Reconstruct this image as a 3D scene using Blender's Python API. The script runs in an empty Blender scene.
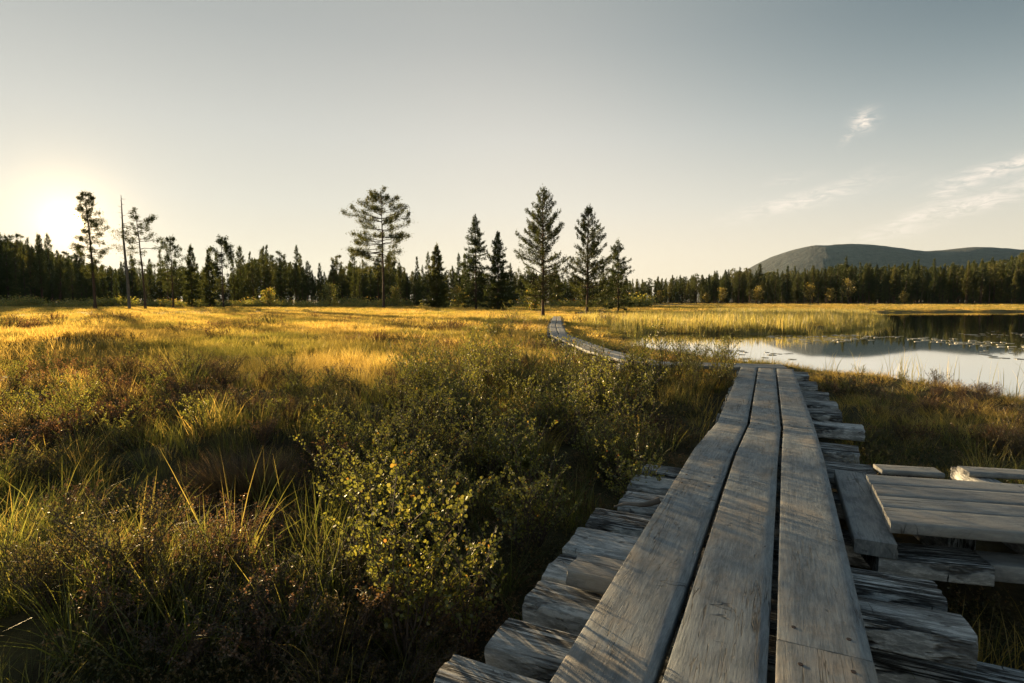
import bpy, math, random
import numpy as np
from mathutils import Vector, Matrix

R = math.radians
rng = np.random.default_rng(7)
random.seed(7)
SC = bpy.context.scene

# ------------------------------------------------------------------ camera
CAM_Z = 1.30
PITCH = R(4.07)
LENS, SENSOR = 20.0, 36.0
F_PX = 1024 * LENS / SENSOR
cam_d = bpy.data.cameras.new('camera')
cam_d.lens = LENS; cam_d.sensor_width = SENSOR
cam_d.clip_start = 0.05; cam_d.clip_end = 30000
cam = bpy.data.objects.new('camera', cam_d)
SC.collection.objects.link(cam)
cam.location = (0, 0, CAM_Z)
cam.rotation_euler = (R(90) - PITCH, 0, 0)
SC.camera = cam

# ------------------------------------------------------------------ sun and sky
SUN_AZ = R(-37.6)          # from +Y, negative = to the left
SUN_EL = R(6.15)
SUN_DIR = Vector((math.sin(SUN_AZ) * math.cos(SUN_EL), math.cos(SUN_AZ) * math.cos(SUN_EL), math.sin(SUN_EL)))
sun_d = bpy.data.lights.new('sun', 'SUN')
sun_d.energy = 5.0; sun_d.angle = R(0.6); sun_d.color = (1.0, 0.70, 0.36)
sun = bpy.data.objects.new('sun', sun_d)
SC.collection.objects.link(sun)
sun.rotation_euler = (-SUN_DIR).to_track_quat('-Z', 'Y').to_euler()

SC.view_settings.view_transform = 'Standard'
SC.view_settings.look = 'None'
SC.view_settings.gamma = 1.0
SC.view_settings.exposure = 1.95
SC.view_settings.use_curve_mapping = False

cy = SC.cycles
cy.use_denoising = True
try:
    cy.denoiser = 'OPENIMAGEDENOISE'
except Exception:
    pass
cy.max_bounces = 6; cy.diffuse_bounces = 3; cy.glossy_bounces = 3
cy.transmission_bounces = 4; cy.transparent_max_bounces = 4; cy.volume_bounces = 0
cy.caustics_reflective = False; cy.caustics_refractive = False
cy.sample_clamp_indirect = 6.0

def mth(nt, op, a, b=None, c=None, clamp=False):
    n = nt.nodes.new('ShaderNodeMath'); n.operation = op; n.use_clamp = clamp
    for i, v in enumerate((a, b, c)):
        if v is None: continue
        if isinstance(v, (int, float)): n.inputs[i].default_value = v
        else: nt.links.new(v, n.inputs[i])
    return n.outputs[0]

def mixc(nt, fac, a, b, blend='MIX'):
    n = nt.nodes.new('ShaderNodeMix'); n.data_type = 'RGBA'; n.blend_type = blend
    for s, v in ((n.inputs[0], fac), (n.inputs[6], a), (n.inputs[7], b)):
        if isinstance(v, (int, float)): s.default_value = v
        elif isinstance(v, tuple): s.default_value = (*v, 1) if len(v) == 3 else v
        else: nt.links.new(v, s)
    return n.outputs[2]

def ramp(nt, fac, stops, interp='LINEAR'):
    n = nt.nodes.new('ShaderNodeValToRGB'); n.color_ramp.interpolation = interp
    el = n.color_ramp.elements
    while len(el) < len(stops): el.new(0.5)
    for e, (p, c) in zip(el, stops):
        e.position = p; e.color = (*c, 1) if len(c) == 3 else c
    nt.links.new(fac, n.inputs[0])
    return n.outputs[0]

def smooth(nt, x, lo, hi, tlo=0.0, thi=1.0):
    n = nt.nodes.new('ShaderNodeMapRange'); n.interpolation_type = 'SMOOTHSTEP'
    nt.links.new(x, n.inputs[0])
    for i, v in enumerate((lo, hi, tlo, thi)): n.inputs[i + 1].default_value = v
    return n.outputs[0]

world = bpy.data.worlds.new('World'); SC.world = world; world.use_nodes = True
wn = world.node_tree; wn.nodes.clear()
w_out = wn.nodes.new('ShaderNodeOutputWorld'); w_bg = wn.nodes.new('ShaderNodeBackground')
wn.links.new(w_bg.outputs[0], w_out.inputs[0])
sky = wn.nodes.new('ShaderNodeTexSky'); sky.sky_type = 'NISHITA'; sky.sun_disc = False
sky.sun_elevation = SUN_EL; sky.sun_rotation = SUN_AZ
sky.air_density = 1.0; sky.dust_density = 1.2; sky.ozone_density = 1.0
w_bg.inputs[1].default_value = 0.05
geo = wn.nodes.new('ShaderNodeTexCoord')
nrm = wn.nodes.new('ShaderNodeVectorMath'); nrm.operation = 'NORMALIZE'
wn.links.new(geo.outputs['Generated'], nrm.inputs[0])
sep = wn.nodes.new('ShaderNodeSeparateXYZ'); wn.links.new(nrm.outputs[0], sep.inputs[0])
dx, dy, dz = sep.outputs
az = mth(wn, 'ARCTAN2', dx, dy)
el_ = mth(wn, 'ARCSINE', dz)
dot = wn.nodes.new('ShaderNodeVectorMath'); dot.operation = 'DOT_PRODUCT'
wn.links.new(nrm.outputs[0], dot.inputs[0]); dot.inputs[1].default_value = SUN_DIR
ang = mth(wn, 'ARCCOSINE', mth(wn, 'MINIMUM', dot.outputs['Value'], 0.999999))     # angle to the sun
# soft evening air: mix the physical sky with a muted cream-to-slate dome
elc = mth(wn, 'DIVIDE', mth(wn, 'MAXIMUM', el_, 0.0), R(90))
SKY_STOPS = [(0.0, (8.6, 7.2, 5.2)), (0.045, (8.2, 7.05, 5.4)), (0.10, (7.3, 6.75, 5.75)), (0.17, (6.2, 5.95, 5.4)),
             (0.26, (4.35, 4.35, 4.15)), (0.36, (3.05, 3.2, 3.15)), (0.6, (1.7, 2.15, 2.5)), (1.0, (1.2, 1.7, 2.2))]
S = 8.0; SKY_K = 0.62
dome = ramp(wn, elc, [(p, tuple(v / S for v in c)) for p, c in SKY_STOPS])
dome = mixc(wn, 1.0, dome, (S * SKY_K,) * 3, 'MULTIPLY')
away = smooth(wn, ang, R(32), R(84), 1.0, 0.40)
elw = smooth(wn, el_, R(3), R(24))
away = mth(wn, 'ADD', mth(wn, 'MULTIPLY', away, elw), mth(wn, 'MULTIPLY', smooth(wn, ang, R(25), R(120), 1.03, 0.80), mth(wn, 'SUBTRACT', 1.0, elw)))
away = mth(wn, 'MULTIPLY', away, smooth(wn, ang, R(4), R(50), 0.86, 1.0))
awc = wn.nodes.new('ShaderNodeCombineColor')
for i_, p_ in enumerate((1.32, 1.0, 0.80)):
    wn.links.new(mth(wn, 'POWER', away, p_), awc.inputs[i_])
dome = mixc(wn, 1.0, dome, awc.outputs[0], 'MULTIPLY')
hs = wn.nodes.new('ShaderNodeHueSaturation'); hs.inputs['Saturation'].default_value = 0.5
wn.links.new(sky.outputs[0], hs.inputs['Color'])
base_sky = mixc(wn, 0.975, mixc(wn, 1.0, hs.outputs[0], (SKY_K,) * 3, 'MULTIPLY'), dome)
# thin evening clouds, laid out by azimuth and elevation (radians)
def px_ang(px, py):
    x = (px - 512) / F_PX; y = (341.5 - py) / F_PX
    v = Vector((x, math.cos(PITCH) + y * math.sin(PITCH), -math.sin(PITCH) + y * math.cos(PITCH))).normalized()
    return math.atan2(v.x, v.y), math.asin(v.z)
cmb = wn.nodes.new('ShaderNodeCombineXYZ')
wn.links.new(mth(wn, 'MULTIPLY', az, 1.0), cmb.inputs[0]); wn.links.new(mth(wn, 'MULTIPLY', el_, 1.0), cmb.inputs[1])
mp = wn.nodes.new('ShaderNodeMapping'); wn.links.new(cmb.outputs[0], mp.inputs[0])
mp.inputs['Rotation'].default_value = (0, 0, R(-18)); mp.inputs['Scale'].default_value = (30, 115, 1)
cn = wn.nodes.new('ShaderNodeTexNoise'); wn.links.new(mp.outputs[0], cn.inputs['Vector'])
cn.inputs['Scale'].default_value = 1.0; cn.inputs['Detail'].default_value = 9; cn.inputs['Roughness'].default_value = 0.66
cn.inputs['Distortion'].default_value = 1.2
cloud = None
for (px, py, lx, ly, tilt, dens) in ((800, 201, 62, 7, -11, .75), (838, 190, 30, 6, -25, .5), (864, 121, 11, 8, -35, 1.0), (855, 128, 14, 3.5, -50, .8), (875, 113, 4, 3, 0, .0),
                                     (992, 171, 46, 6, -10, 1.0), (1022, 163, 30, 7, -8, .9), (960, 186, 45, 6, -22, .7), (975, 204, 55, 7, -12, .9), (918, 216, 50, 6, -20, .7), (890, 232, 42, 7, -8, .5),
                                     (1060, 180, 60, 10, -8, .8), (790, 180, 25, 5, -5, .2), (1160, 150, 70, 12, -12, .7)):
    a0, e0 = px_ang(px, py)
    t = R(-tilt); k = math.cos(a0) ** 2
    lx_, ly_ = lx / F_PX * k, ly / F_PX * math.cos(a0)
    da = mth(wn, 'SUBTRACT', az, a0); de = mth(wn, 'SUBTRACT', el_, e0)
    u = mth(wn, 'ADD', mth(wn, 'MULTIPLY', da, math.cos(t) / lx_), mth(wn, 'MULTIPLY', de, math.sin(t) / lx_))
    v = mth(wn, 'ADD', mth(wn, 'MULTIPLY', da, -math.sin(t) / ly_), mth(wn, 'MULTIPLY', de, math.cos(t) / ly_))
    r2 = mth(wn, 'ADD', mth(wn, 'MULTIPLY', u, u), mth(wn, 'MULTIPLY', v, v))
    g = mth(wn, 'MULTIPLY', mth(wn, 'EXPONENT', mth(wn, 'MULTIPLY', r2, -0.9)), dens)
    cloud = g if cloud is None else mth(wn, 'MAXIMUM', cloud, g)
cloud = mth(wn, 'MULTIPLY', cloud, smooth(wn, cn.outputs['Fac'], 0.36, 0.66))
cloudy = mixc(wn, mth(wn, 'MULTIPLY', cloud, 1.0), base_sky, (5.7, 5.0, 4.25))
# glow of the low sun in the air, and its disc
g1 = mth(wn, 'MULTIPLY', mth(wn, 'EXPONENT', mth(wn, 'MULTIPLY', ang, -1 / R(1.5))), 14.0)
g2 = mth(wn, 'MULTIPLY', mth(wn, 'EXPONENT', mth(wn, 'MULTIPLY', ang, -1 / R(6.0))), .55)
g3 = smooth(wn, ang, R(0.5), R(1.1), 300.0, 0.0)
glow = mth(wn, 'ADD', mth(wn, 'ADD', g1, g2), g3)
glc = mixc(wn, 1.0, (1.0, 0.66, 0.30), glow, 'MULTIPLY')
wn.links.new(mixc(wn, 1.0, cloudy, glc, 'ADD'), w_bg.inputs[0])

# ------------------------------------------------------------------ helpers
def P(px, py, z):
    """the point at height z seen at this pixel of the photograph"""
    x = (px - 512) / F_PX; y = (341.5 - py) / F_PX
    v = Vector((x, math.cos(PITCH) + y * math.sin(PITCH), -math.sin(PITCH) + y * math.cos(PITCH)))
    t = (z - CAM_Z) / v.z
    return Vector((v.x * t, v.y * t, z))

def at_depth(px, Y):
    return (px - 512) / F_PX * Y

COL = SC.collection
def link(o, parent=None):
    COL.objects.link(o)
    if parent is not None: o.parent = parent
    return o
def tag(o, label=None, cat=None, group=None, kind=None):
    if label: o['label'] = label
    if cat: o['category'] = cat
    if group: o['group'] = group
    if kind: o['kind'] = kind
    return o
def empty(name, loc=(0, 0, 0), rz=0, link_it=True):
    o = bpy.data.objects.new(name, None); o.location = loc; o.rotation_euler = (0, 0, rz)
    o.empty_display_size = 0.1
    if link_it: COL.objects.link(o)
    return o
def copy_tree(root, loc, rz, s=1.0, tilt=(0, 0), sz=None):
    r = root.copy(); COL.objects.link(r)
    r.location = loc; r.rotation_euler = (tilt[0], tilt[1], rz); r.scale = (s, s, s if sz is None else sz)
    for ch in list(root.children):
        c = ch.copy(); COL.objects.link(c); c.parent = r
    return r

class MB:
    """collects numpy geometry and links it as one mesh"""
    def __init__(s): s.v = []; s.f = []; s.n = 0; s.var = []
    def add(s, verts, faces, var=None):
        verts = np.asarray(verts, float).reshape(-1, 3); faces = np.asarray(faces, int)
        s.v.append(verts); s.f.append(faces + s.n); s.n += len(verts)
        if var is None: var = np.full(len(faces), 0.5)
        s.var.append(np.broadcast_to(var, (len(faces),)))
    def mesh(s, name, smooth_=False):
        me = bpy.data.meshes.new(name)
        V = np.concatenate(s.v); 
        me.vertices.add(len(V)); me.vertices.foreach_set('co', V.ravel())
        loops = np.concatenate([f.ravel() for f in s.f]).astype(np.int32)
        cnt = np.concatenate([np.full(len(f), f.shape[1]) for f in s.f]).astype(np.int32)
        start = np.concatenate([[0], np.cumsum(cnt)[:-1]]).astype(np.int32)
        me.loops.add(len(loops)); me.loops.foreach_set('vertex_index', loops)
        me.polygons.add(len(cnt)); me.polygons.foreach_set('loop_start', start)
        me.polygons.foreach_set('loop_total', cnt)
        me.polygons.foreach_set('use_smooth', np.full(len(cnt), smooth_))
        a = me.attributes.new('var', 'FLOAT', 'FACE'); a.data.foreach_set('value', np.concatenate(s.var).astype(np.float32))
        me.update(); me.validate()
        return me
    def build(s, name, mat, parent=None, smooth_=False, link_it=True):
        me = s.mesh(name, smooth_); me.materials.append(mat)
        o = bpy.data.objects.new(name, me)
        if link_it: link(o, parent)
        elif parent is not None: o.parent = parent
        return o

def unit(a): return a / np.maximum(np.linalg.norm(a, axis=-1, keepdims=True), 1e-9)

def cards(mb, C, D, N, L, W, sides=4, var=None, mid=0.5):
    """leaf-like faces: base at C, pointing along D, flat normal to N"""
    C = np.asarray(C, float); n = len(C)
    if n == 0: return
    D = unit(np.asarray(D, float)); Sd = unit(np.cross(D, N))
    L = np.broadcast_to(L, (n,))[:, None]; W = np.broadcast_to(W, (n,))[:, None]
    if sides == 4:
        pts = [C, C + D * L * mid + Sd * W / 2, C + D * L, C + D * L * mid - Sd * W / 2]
    elif sides == 3:
        pts = [C + Sd * W / 2, C + D * L, C - Sd * W / 2]
    else:
        pts = [C]
        for t, w in ((.3, .85), (.65, 1.0), (.93, .55)): pts.append(C + D * L * t + Sd * W / 2 * w)
        for t, w in ((.93, .55), (.65, 1.0), (.3, .85)): pts.append(C + D * L * t - Sd * W / 2 * w)
    k = len(pts)
    V = np.stack(pts, 1).reshape(-1, 3)
    mb.add(V, np.arange(n * k).reshape(n, k), var if var is not None else rng.random(n))

def blades(mb, B, H, lean, az_, W, droop, segs=3, var=None):
    """curved grass blades"""
    n = len(B); B = np.asarray(B, float)
    out = np.stack([np.cos(az_), np.sin(az_), np.zeros(n)], 1)
    fac = rng.random(n) * math.tau
    side = np.stack([np.cos(fac), np.sin(fac), np.zeros(n)], 1)
    rows = []
    for i in range(segs + 1):
        t = i / segs
        c = B + out * (H * (lean * t + droop * t ** 2.4))[:, None]
        c[:, 2] += H * (t - droop * 0.45 * t ** 3)
        w = (W * (1 - t ** 1.7) / 2)[:, None]
        if i < segs: rows += [c - side * w, c + side * w]
        else: rows.append(c)
    k = len(rows)
    V = np.stack(rows, 1).reshape(-1, 3)
    base = (np.arange(n) * k)[:, None]
    quads = [np.concatenate([base + 2 * i, base + 2 * i + 1, base + 2 * i + 3, base + 2 * i + 2], 1) for i in range(segs - 1)]
    tri = np.concatenate([base + 2 * segs - 2, base + 2 * segs - 1, base + 2 * segs], 1)
    if var is None: var = rng.random(n)
    o = mb.n
    mb.v.append(V); mb.n += len(V)
    for q in quads: mb.f.append(q + o); mb.var.append(var)
    mb.f.append(tri + o); mb.var.append(var)

def tube(mb, pts, rad, sides=5, var=0.5):
    pts = np.asarray(pts, float); n = len(pts)
    T = unit(np.gradient(pts, axis=0))
    ref = np.where(np.abs(T[:, 2:3]) > .9, np.array([[1., 0, 0]]), np.array([[0, 0, 1.]]))
    A = unit(np.cross(T, ref)); Bv = np.cross(T, A)
    th = np.arange(sides) / sides * math.tau
    rad = np.broadcast_to(rad, (n,))
    V = pts[:, None] + rad[:, None, None] * (np.cos(th)[None, :, None] * A[:, None] + np.sin(th)[None, :, None] * Bv[:, None])
    i = np.arange(n - 1)[:, None] * sides; j = np.arange(sides)[None]; j2 = (j + 1) % sides
    q = np.stack([i + j, i + j2, i + sides + j2, i + sides + j], -1).reshape(-1, 4)
    mb.add(V.reshape(-1, 3), q, np.full(len(q), var))

# value noise
_perm = np.random.default_rng(3).random((256, 256))
def vnoise(x, y):
    xi = np.floor(x).astype(int); yi = np.floor(y).astype(int)
    fx = x - xi; fy = y - yi
    fx = fx * fx * (3 - 2 * fx); fy = fy * fy * (3 - 2 * fy)
    g = lambda a, b: _perm[a % 256, b % 256]
    return ((g(xi, yi) * (1 - fx) + g(xi + 1, yi) * fx) * (1 - fy) + (g(xi, yi + 1) * (1 - fx) + g(xi + 1, yi + 1) * fx) * fy)
def fbm(x, y, o=4):
    s = 0; a = .5; t = 0
    for k in range(o):
        s = s + a * vnoise(x * 2 ** k + 17.3 * k, y * 2 ** k + 5.1 * k); t += a; a *= .5
    return s / t

# ------------------------------------------------------------------ boardwalk lines
ZB = 0.40
def mid(pa, pb, row, z): return P((pa + pb) / 2, row, z)
B1 = mid(545, 882, 683, ZB); B2 = mid(690, 823.6, 455, ZB)
B3 = mid(712, 818, 425, 0.325); B4 = mid(737, 796.5, 368, 0.32)
U = (B2 - B1).normalized(); Wv = Vector((U.y, -U.x, 0))
B0 = B1 - U * 4.5
NEAR_LINE = [B0, B2, B3, B4]
FAR_LINE = [Vector(v) for v in ((4.15, 8.62, .31), (2.22, 9.2, .30), (1.76, 11.6, .30), (1.42, 17.2, .28), (1.85, 24.0, .26), (3.1, 39.0, .24))]

def seg_dist(x, y, pts):
    d = np.full(np.shape(x), 1e9)
    for a, b in zip(pts[:-1], pts[1:]):
        ax, ay, bx, by = a[0], a[1], b[0], b[1]
        L2 = (bx - ax) ** 2 + (by - ay) ** 2
        t = np.clip(((x - ax) * (bx - ax) + (y - ay) * (by - ay)) / L2, 0, 1)
        d = np.minimum(d, np.hypot(x - ax - t * (bx - ax), y - ay - t * (by - ay)))
    return d

# ------------------------------------------------------------------ lake outline
WZ = -0.10
shore_px = [(1500, 478), (1150, 424), (1024, 401), (975, 393), (930, 386), (880, 378.5), (840, 373), (800, 368.5), (752, 364.5), (712, 360),
            (676, 354.5), (640, 350), (622, 344), (630, 337), (652, 333.5), (700, 334), (760, 334.5), (815, 333.5), (850, 331), (872, 327), (884, 321),
            (872, 316.5), (858, 314.0), (900, 312.6), (960, 312.2), (1024, 312), (1250, 312), (1700, 316)]
SHORE = [P(a, b, WZ) for a, b in shore_px]
sx = np.array([p.x for p in SHORE]); sy = np.array([p.y for p in SHORE])
def lake_d(x, y):
    """signed distance: positive inside the lake"""
    x = np.asarray(x, float); y = np.asarray(y, float)
    pts = [(a, b) for a, b in zip(sx, sy)]
    d = seg_dist(x, y, pts + [pts[0]])
    ins = np.zeros(x.shape, bool)
    n = len(pts)
    for i in range(n):
        x1, y1 = pts[i]; x2, y2 = pts[(i + 1) % n]
        c = ((y1 > y) != (y2 > y)) & (x < (x2 - x1) * (y - y1) / (y2 - y1 + 1e-12) + x1)
        ins ^= c
    return np.where(ins, d, -d)

MOUNDS = [(240, 455, .30, .55), (195, 408, .26, .8), (110, 395, .2, .8), (380, 430, .2, .7), (60, 440, .2, .6), (20, 560, .16, .4), (480, 455, .16, .6),
          (60, 352, .22, 1.6), (90, 350, .22, 1.2), (250, 560, .14, .4), (130, 600, .12, .35), (330, 395, .16, .9)]
MND = [(P(a, b, .1), h, r) for a, b, h, r in MOUNDS]
def ground(x, y):
    x = np.asarray(x, float); y = np.asarray(y, float)
    dist = np.hypot(x, y)
    near = np.clip(1.3 - dist / 60, .35, 1)
    z = (fbm(x / 1.5 + 40, y / 1.5 + 11, 4) - .42) * .34 * near + (fbm(x / 9, y / 9 + 31, 3) - .45) * .30
    for p, h, r in MND:
        z = z + h * np.exp(-((x - p.x) ** 2 + (y - p.y) ** 2) / (r * r))
    left_far = np.clip((dist - 25) / 60, 0, 1)
    z = z + left_far * .12
    z = np.maximum(z, -.03 + .02 * fbm(x * 2, y * 2, 2))
    # trodden hollow under the boardwalk
    db = np.minimum(seg_dist(x, y, NEAR_LINE), seg_dist(x, y, FAR_LINE[1:]))
    k = np.clip((1.05 - db) / .5, 0, 1)
    z = z * (1 - k) + np.minimum(z, .05) * k
    # platform hollow
    # right bank stays low
    ld = lake_d(x, y)
    k = np.clip(1 + ld / 1.3, 0, 1)
    z = z * (1 - k) + np.minimum(z, .04) * k
    s = np.clip(-ld / 1.2, 0, 1)
    z = np.where(ld > 0, WZ + .008 - np.minimum(ld * .35, .9), (WZ + .008) * (1 - s) + z * s)
    # far rise that carries the woods
    z = z + np.clip((y - 320) / 600, 0, 1) * 3.0
    return z

# ------------------------------------------------------------------ materials
def new_mat(name):
    m = bpy.data.materials.new(name); m.use_nodes = True
    nt = m.node_tree; nt.nodes.clear()
    out = nt.nodes.new('ShaderNodeOutputMaterial')
    return m, nt, out

def noise(nt, vec, scale, detail=4, rough=.55, dist=0.0):
    n = nt.nodes.new('ShaderNodeTexNoise'); n.inputs['Scale'].default_value = scale
    n.inputs['Detail'].default_value = detail; n.inputs['Roughness'].default_value = rough; n.inputs['Distortion'].default_value = dist
    if vec is not None: nt.links.new(vec, n.inputs['Vector'])
    return n.outputs['Fac']

def leaf_mat(name, stops, transl=.45, gloss=.05, patch=None, patch_scale=.5, rand=.35, tboost=1.25, patch_amt=1.0):
    m, nt, out = new_mat(name)
    at = nt.nodes.new('ShaderNodeAttribute'); at.attribute_name = 'var'
    oi = nt.nodes.new('ShaderNodeObjectInfo')
    f = mth(nt, 'ADD', mth(nt, 'MULTIPLY', at.outputs['Fac'], 1 - rand), mth(nt, 'MULTIPLY', oi.outputs['Random'], rand))
    c = ramp(nt, f, stops)
    if patch:
        g = nt.nodes.new('ShaderNodeNewGeometry')
        pn = noise(nt, g.outputs['Position'], patch_scale, 3)
        c = mixc(nt, mth(nt, 'MULTIPLY', smooth(nt, pn, .42, .62), patch_amt), c, ramp(nt, f, patch))
    d = nt.nodes.new('ShaderNodeBsdfDiffuse'); t = nt.nodes.new('ShaderNodeBsdfTranslucent')
    nt.links.new(c, d.inputs[0])
    nt.links.new(mixc(nt, 1.0, c, (tboost, tboost * .95, tboost * .7), 'MULTIPLY'), t.inputs[0])
    mx = nt.nodes.new('ShaderNodeMixShader'); mx.inputs[0].default_value = transl
    nt.links.new(d.outputs[0], mx.inputs[1]); nt.links.new(t.outputs[0], mx.inputs[2])
    gl = nt.nodes.new('ShaderNodeBsdfGlossy'); gl.inputs['Roughness'].default_value = .45; gl.inputs[0].default_value = (.9, .9, .85, 1)
    m2 = nt.nodes.new('ShaderNodeMixShader'); m2.inputs[0].default_value = gloss
    nt.links.new(mx.outputs[0], m2.inputs[1]); nt.links.new(gl.outputs[0], m2.inputs[2])
    nt.links.new(m2.outputs[0], out.inputs[0])
    return m

def plain(name, c1, c2, scale=6, rough=.85, bump=.3, stretch=(1, 1, 1), bscale=None):
    m, nt, out = new_mat(name)
    b = nt.nodes.new('ShaderNodeBsdfPrincipled'); nt.links.new(b.outputs[0], out.inputs[0])
    tc = nt.nodes.new('ShaderNodeTexCoord'); mp_ = nt.nodes.new('ShaderNodeMapping')
    nt.links.new(tc.outputs['Object'], mp_.inputs[0]); mp_.inputs['Scale'].default_value = stretch
    n = noise(nt, mp_.outputs[0], scale, 6, .65)
    nt.links.new(ramp(nt, n, [(.3, c1), (.7, c2)]), b.inputs['Base Color'])
    b.inputs['Roughness'].default_value = rough
    bp = nt.nodes.new('ShaderNodeBump'); bp.inputs['Strength'].default_value = bump; bp.inputs['Distance'].default_value = .02
    nt.links.new(n if bscale is None else noise(nt, mp_.outputs[0], bscale, 5), bp.inputs['Height']); nt.links.new(bp.outputs[0], b.inputs['Normal'])
    return m

def wood_mat(name, dark, light, warm, groove=.5, fine=1.0, bump=.5, warm_amt=.6, crackdark=.12):
    """weathered timber: grain along the piece's own y axis"""
    m, nt, out = new_mat(name)
    b = nt.nodes.new('ShaderNodeBsdfPrincipled'); nt.links.new(b.outputs[0], out.inputs[0])
    tc = nt.nodes.new('ShaderNodeTexCoord'); oi = nt.nodes.new('ShaderNodeObjectInfo')
    add = nt.nodes.new('ShaderNodeVectorMath'); add.operation = 'ADD'
    cx = nt.nodes.new('ShaderNodeCombineXYZ')
    nt.links.new(mth(nt, 'MULTIPLY', oi.outputs['Random'], 37.0), cx.inputs[0]); nt.links.new(mth(nt, 'MULTIPLY', oi.outputs['Random'], 91.0), cx.inputs[1])
    nt.links.new(tc.outputs['Object'], add.inputs[0]); nt.links.new(cx.outputs[0], add.inputs[1])
    def mapped(sc, rot=0):
        mp_ = nt.nodes.new('ShaderNodeMapping'); mp_.inputs['Scale'].default_value = sc; mp_.inputs['Rotation'].default_value = (0, 0, rot)
        nt.links.new(add.outputs[0], mp_.inputs[0]); return mp_.outputs[0]
    grain = noise(nt, mapped((80 * fine, 8.0, 30)), 1.0, 12, .80, .1)
    wide = noise(nt, mapped((16, .8, 8)), 1.0, 5, .6, .8)
    blot = noise(nt, mapped((3.2, 1.9, 3)), 1.0, 8, .66, .5)
    blot2 = noise(nt, mapped((11, 4, 6)), 1.0, 9, .74, .25)
    speck = noise(nt, mapped((70, 12, 40), .12), 1.0, 6, .75, .6)
    c = ramp(nt, grain, [(.27 if groove < 1 else .30, dark), (.5, tuple((a + b_) / 2 for a, b_ in zip(dark, light))), (.74 if groove < 1 else .56, light)])
    c = mixc(nt, mth(nt, 'MULTIPLY', smooth(nt, blot, .42, .66), warm_amt), c, mixc(nt, .7, c, warm))
    dk = smooth(nt, blot2, .44, .62)
    c = mixc(nt, mth(nt, 'MULTIPLY', dk, .8 if groove < 1 else .35), c, mixc(nt, 1.0, c, (.52, .56, .6), 'MULTIPLY'))
    c = mixc(nt, mth(nt, 'MULTIPLY', smooth(nt, speck, .58, .72), .45), c, mixc(nt, 1.0, c, (1.5, 1.45, 1.35), 'MULTIPLY'))
    # cracks along the grain
    ck = mth(nt, 'ABSOLUTE', mth(nt, 'SUBTRACT', noise(nt, mapped((24 if groove < 1 else 62, .9 if groove < 1 else 2.6, 6)), 1.0, 4, .6, .1), .5))
    cmask = smooth(nt, noise(nt, mapped((4, 1.1, 3)), 1.0, 2), .50 if groove < 1 else .40, .64 if groove < 1 else .55)
    crack = mth(nt, 'MULTIPLY', smooth(nt, ck, .0, .016 * groove * 2, 1.0, 0.0), cmask)
    # short checks across
    ca = mth(nt, 'ABSOLUTE', mth(nt, 'SUBTRACT', noise(nt, mapped((2.2, 7.5, 3), .06), 1.0, 3, .55), .5))
    amask = smooth(nt, noise(nt, mapped((5.5, 2.6, 3)), 1.0, 2), .60, .68)
    cross = mth(nt, 'MULTIPLY', smooth(nt, ca, 0, .008, 1.0, 0.0), mth(nt, 'MULTIPLY', amask, .8))
    allc = mth(nt, 'MAXIMUM', crack, cross)
    c = mixc(nt, mth(nt, 'MULTIPLY', allc, .92), c, tuple(v * crackdark for v in light))
    # pits and rotten patches
    pit = smooth(nt, noise(nt, mapped((26, 9, 14)), 1.0, 4, .6, .8), .60 if groove > 1 else .66, .68 if groove > 1 else .74)
    c = mixc(nt, mth(nt, 'MULTIPLY', pit, .8), c, tuple(v * .22 for v in light))
    allc = mth(nt, 'MAXIMUM', allc, mth(nt, 'MULTIPLY', pit, .6))
    # knots
    vor = nt.nodes.new('ShaderNodeTexVoronoi'); nt.links.new(mapped((5, 1.4, 2)), vor.inputs['Vector']); vor.inputs['Scale'].default_value = 1.0
    vor.inputs['Randomness'].default_value = 1.0
    kn = smooth(nt, vor.outputs['Distance'], .035, .075, 1.0, 0.0)
    c = mixc(nt, mth(nt, 'MULTIPLY', kn, .75), c, tuple(v * .35 for v in dark))
    nt.links.new(c, b.inputs['Base Color'])
    nt.links.new(smooth(nt, blot, .3, .7, .62, .85), b.inputs['Roughness'])
    b.inputs['Specular IOR Level'].default_value = .35
    hgt = mth(nt, 'ADD', mth(nt, 'MULTIPLY', grain, .9), mth(nt, 'MULTIPLY', wide, .18))
    hgt = mth(nt, 'SUBTRACT', hgt, mth(nt, 'MULTIPLY', allc, 1.4)); hgt = mth(nt, 'SUBTRACT', hgt, mth(nt, 'MULTIPLY', kn, .3))
    bp = nt.nodes.new('ShaderNodeBump'); bp.inputs['Strength'].default_value = bump; bp.inputs['Distance'].default_value = .006
    nt.links.new(hgt, bp.inputs['Height']); nt.links.new(bp.outputs[0], b.inputs['Normal'])
    return m

M = {}
M['plank'] = wood_mat('plank_wood', (.075, .094, .106), (.40, .455, .485), (.46, .375, .28), groove=.3, fine=1.5, bump=.9, warm_amt=.75)
M['board'] = wood_mat('board_wood', (.13, .15, .16), (.46, .48, .48), (.42, .37, .31), groove=.6, fine=1.2, bump=1.2, warm_amt=.5)
M['timber'] = wood_mat('timber_wood', (.10, .115, .12), (.76, .79, .79), (.60, .57, .53), groove=2.2, fine=.8, bump=2.0, warm_amt=.35, crackdark=.05)
M['bark'] = plain('bark', (.035, .027, .022), (.12, .085, .06), 9, .95, .8, (1, 1, .25))
M['pine_bark'] = plain('pine_bark', (.045, .030, .022), (.13, .078, .05), 7, .95, .8, (1, 1, .25))
M['dead_wood'] = plain('dead_wood', (.08, .07, .06), (.24, .21, .18), 9, .9, .5, (1, 1, .2))
M['stem'] = plain('stem', (.05, .035, .028), (.16, .12, .09), 40, .8, .3)
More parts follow.
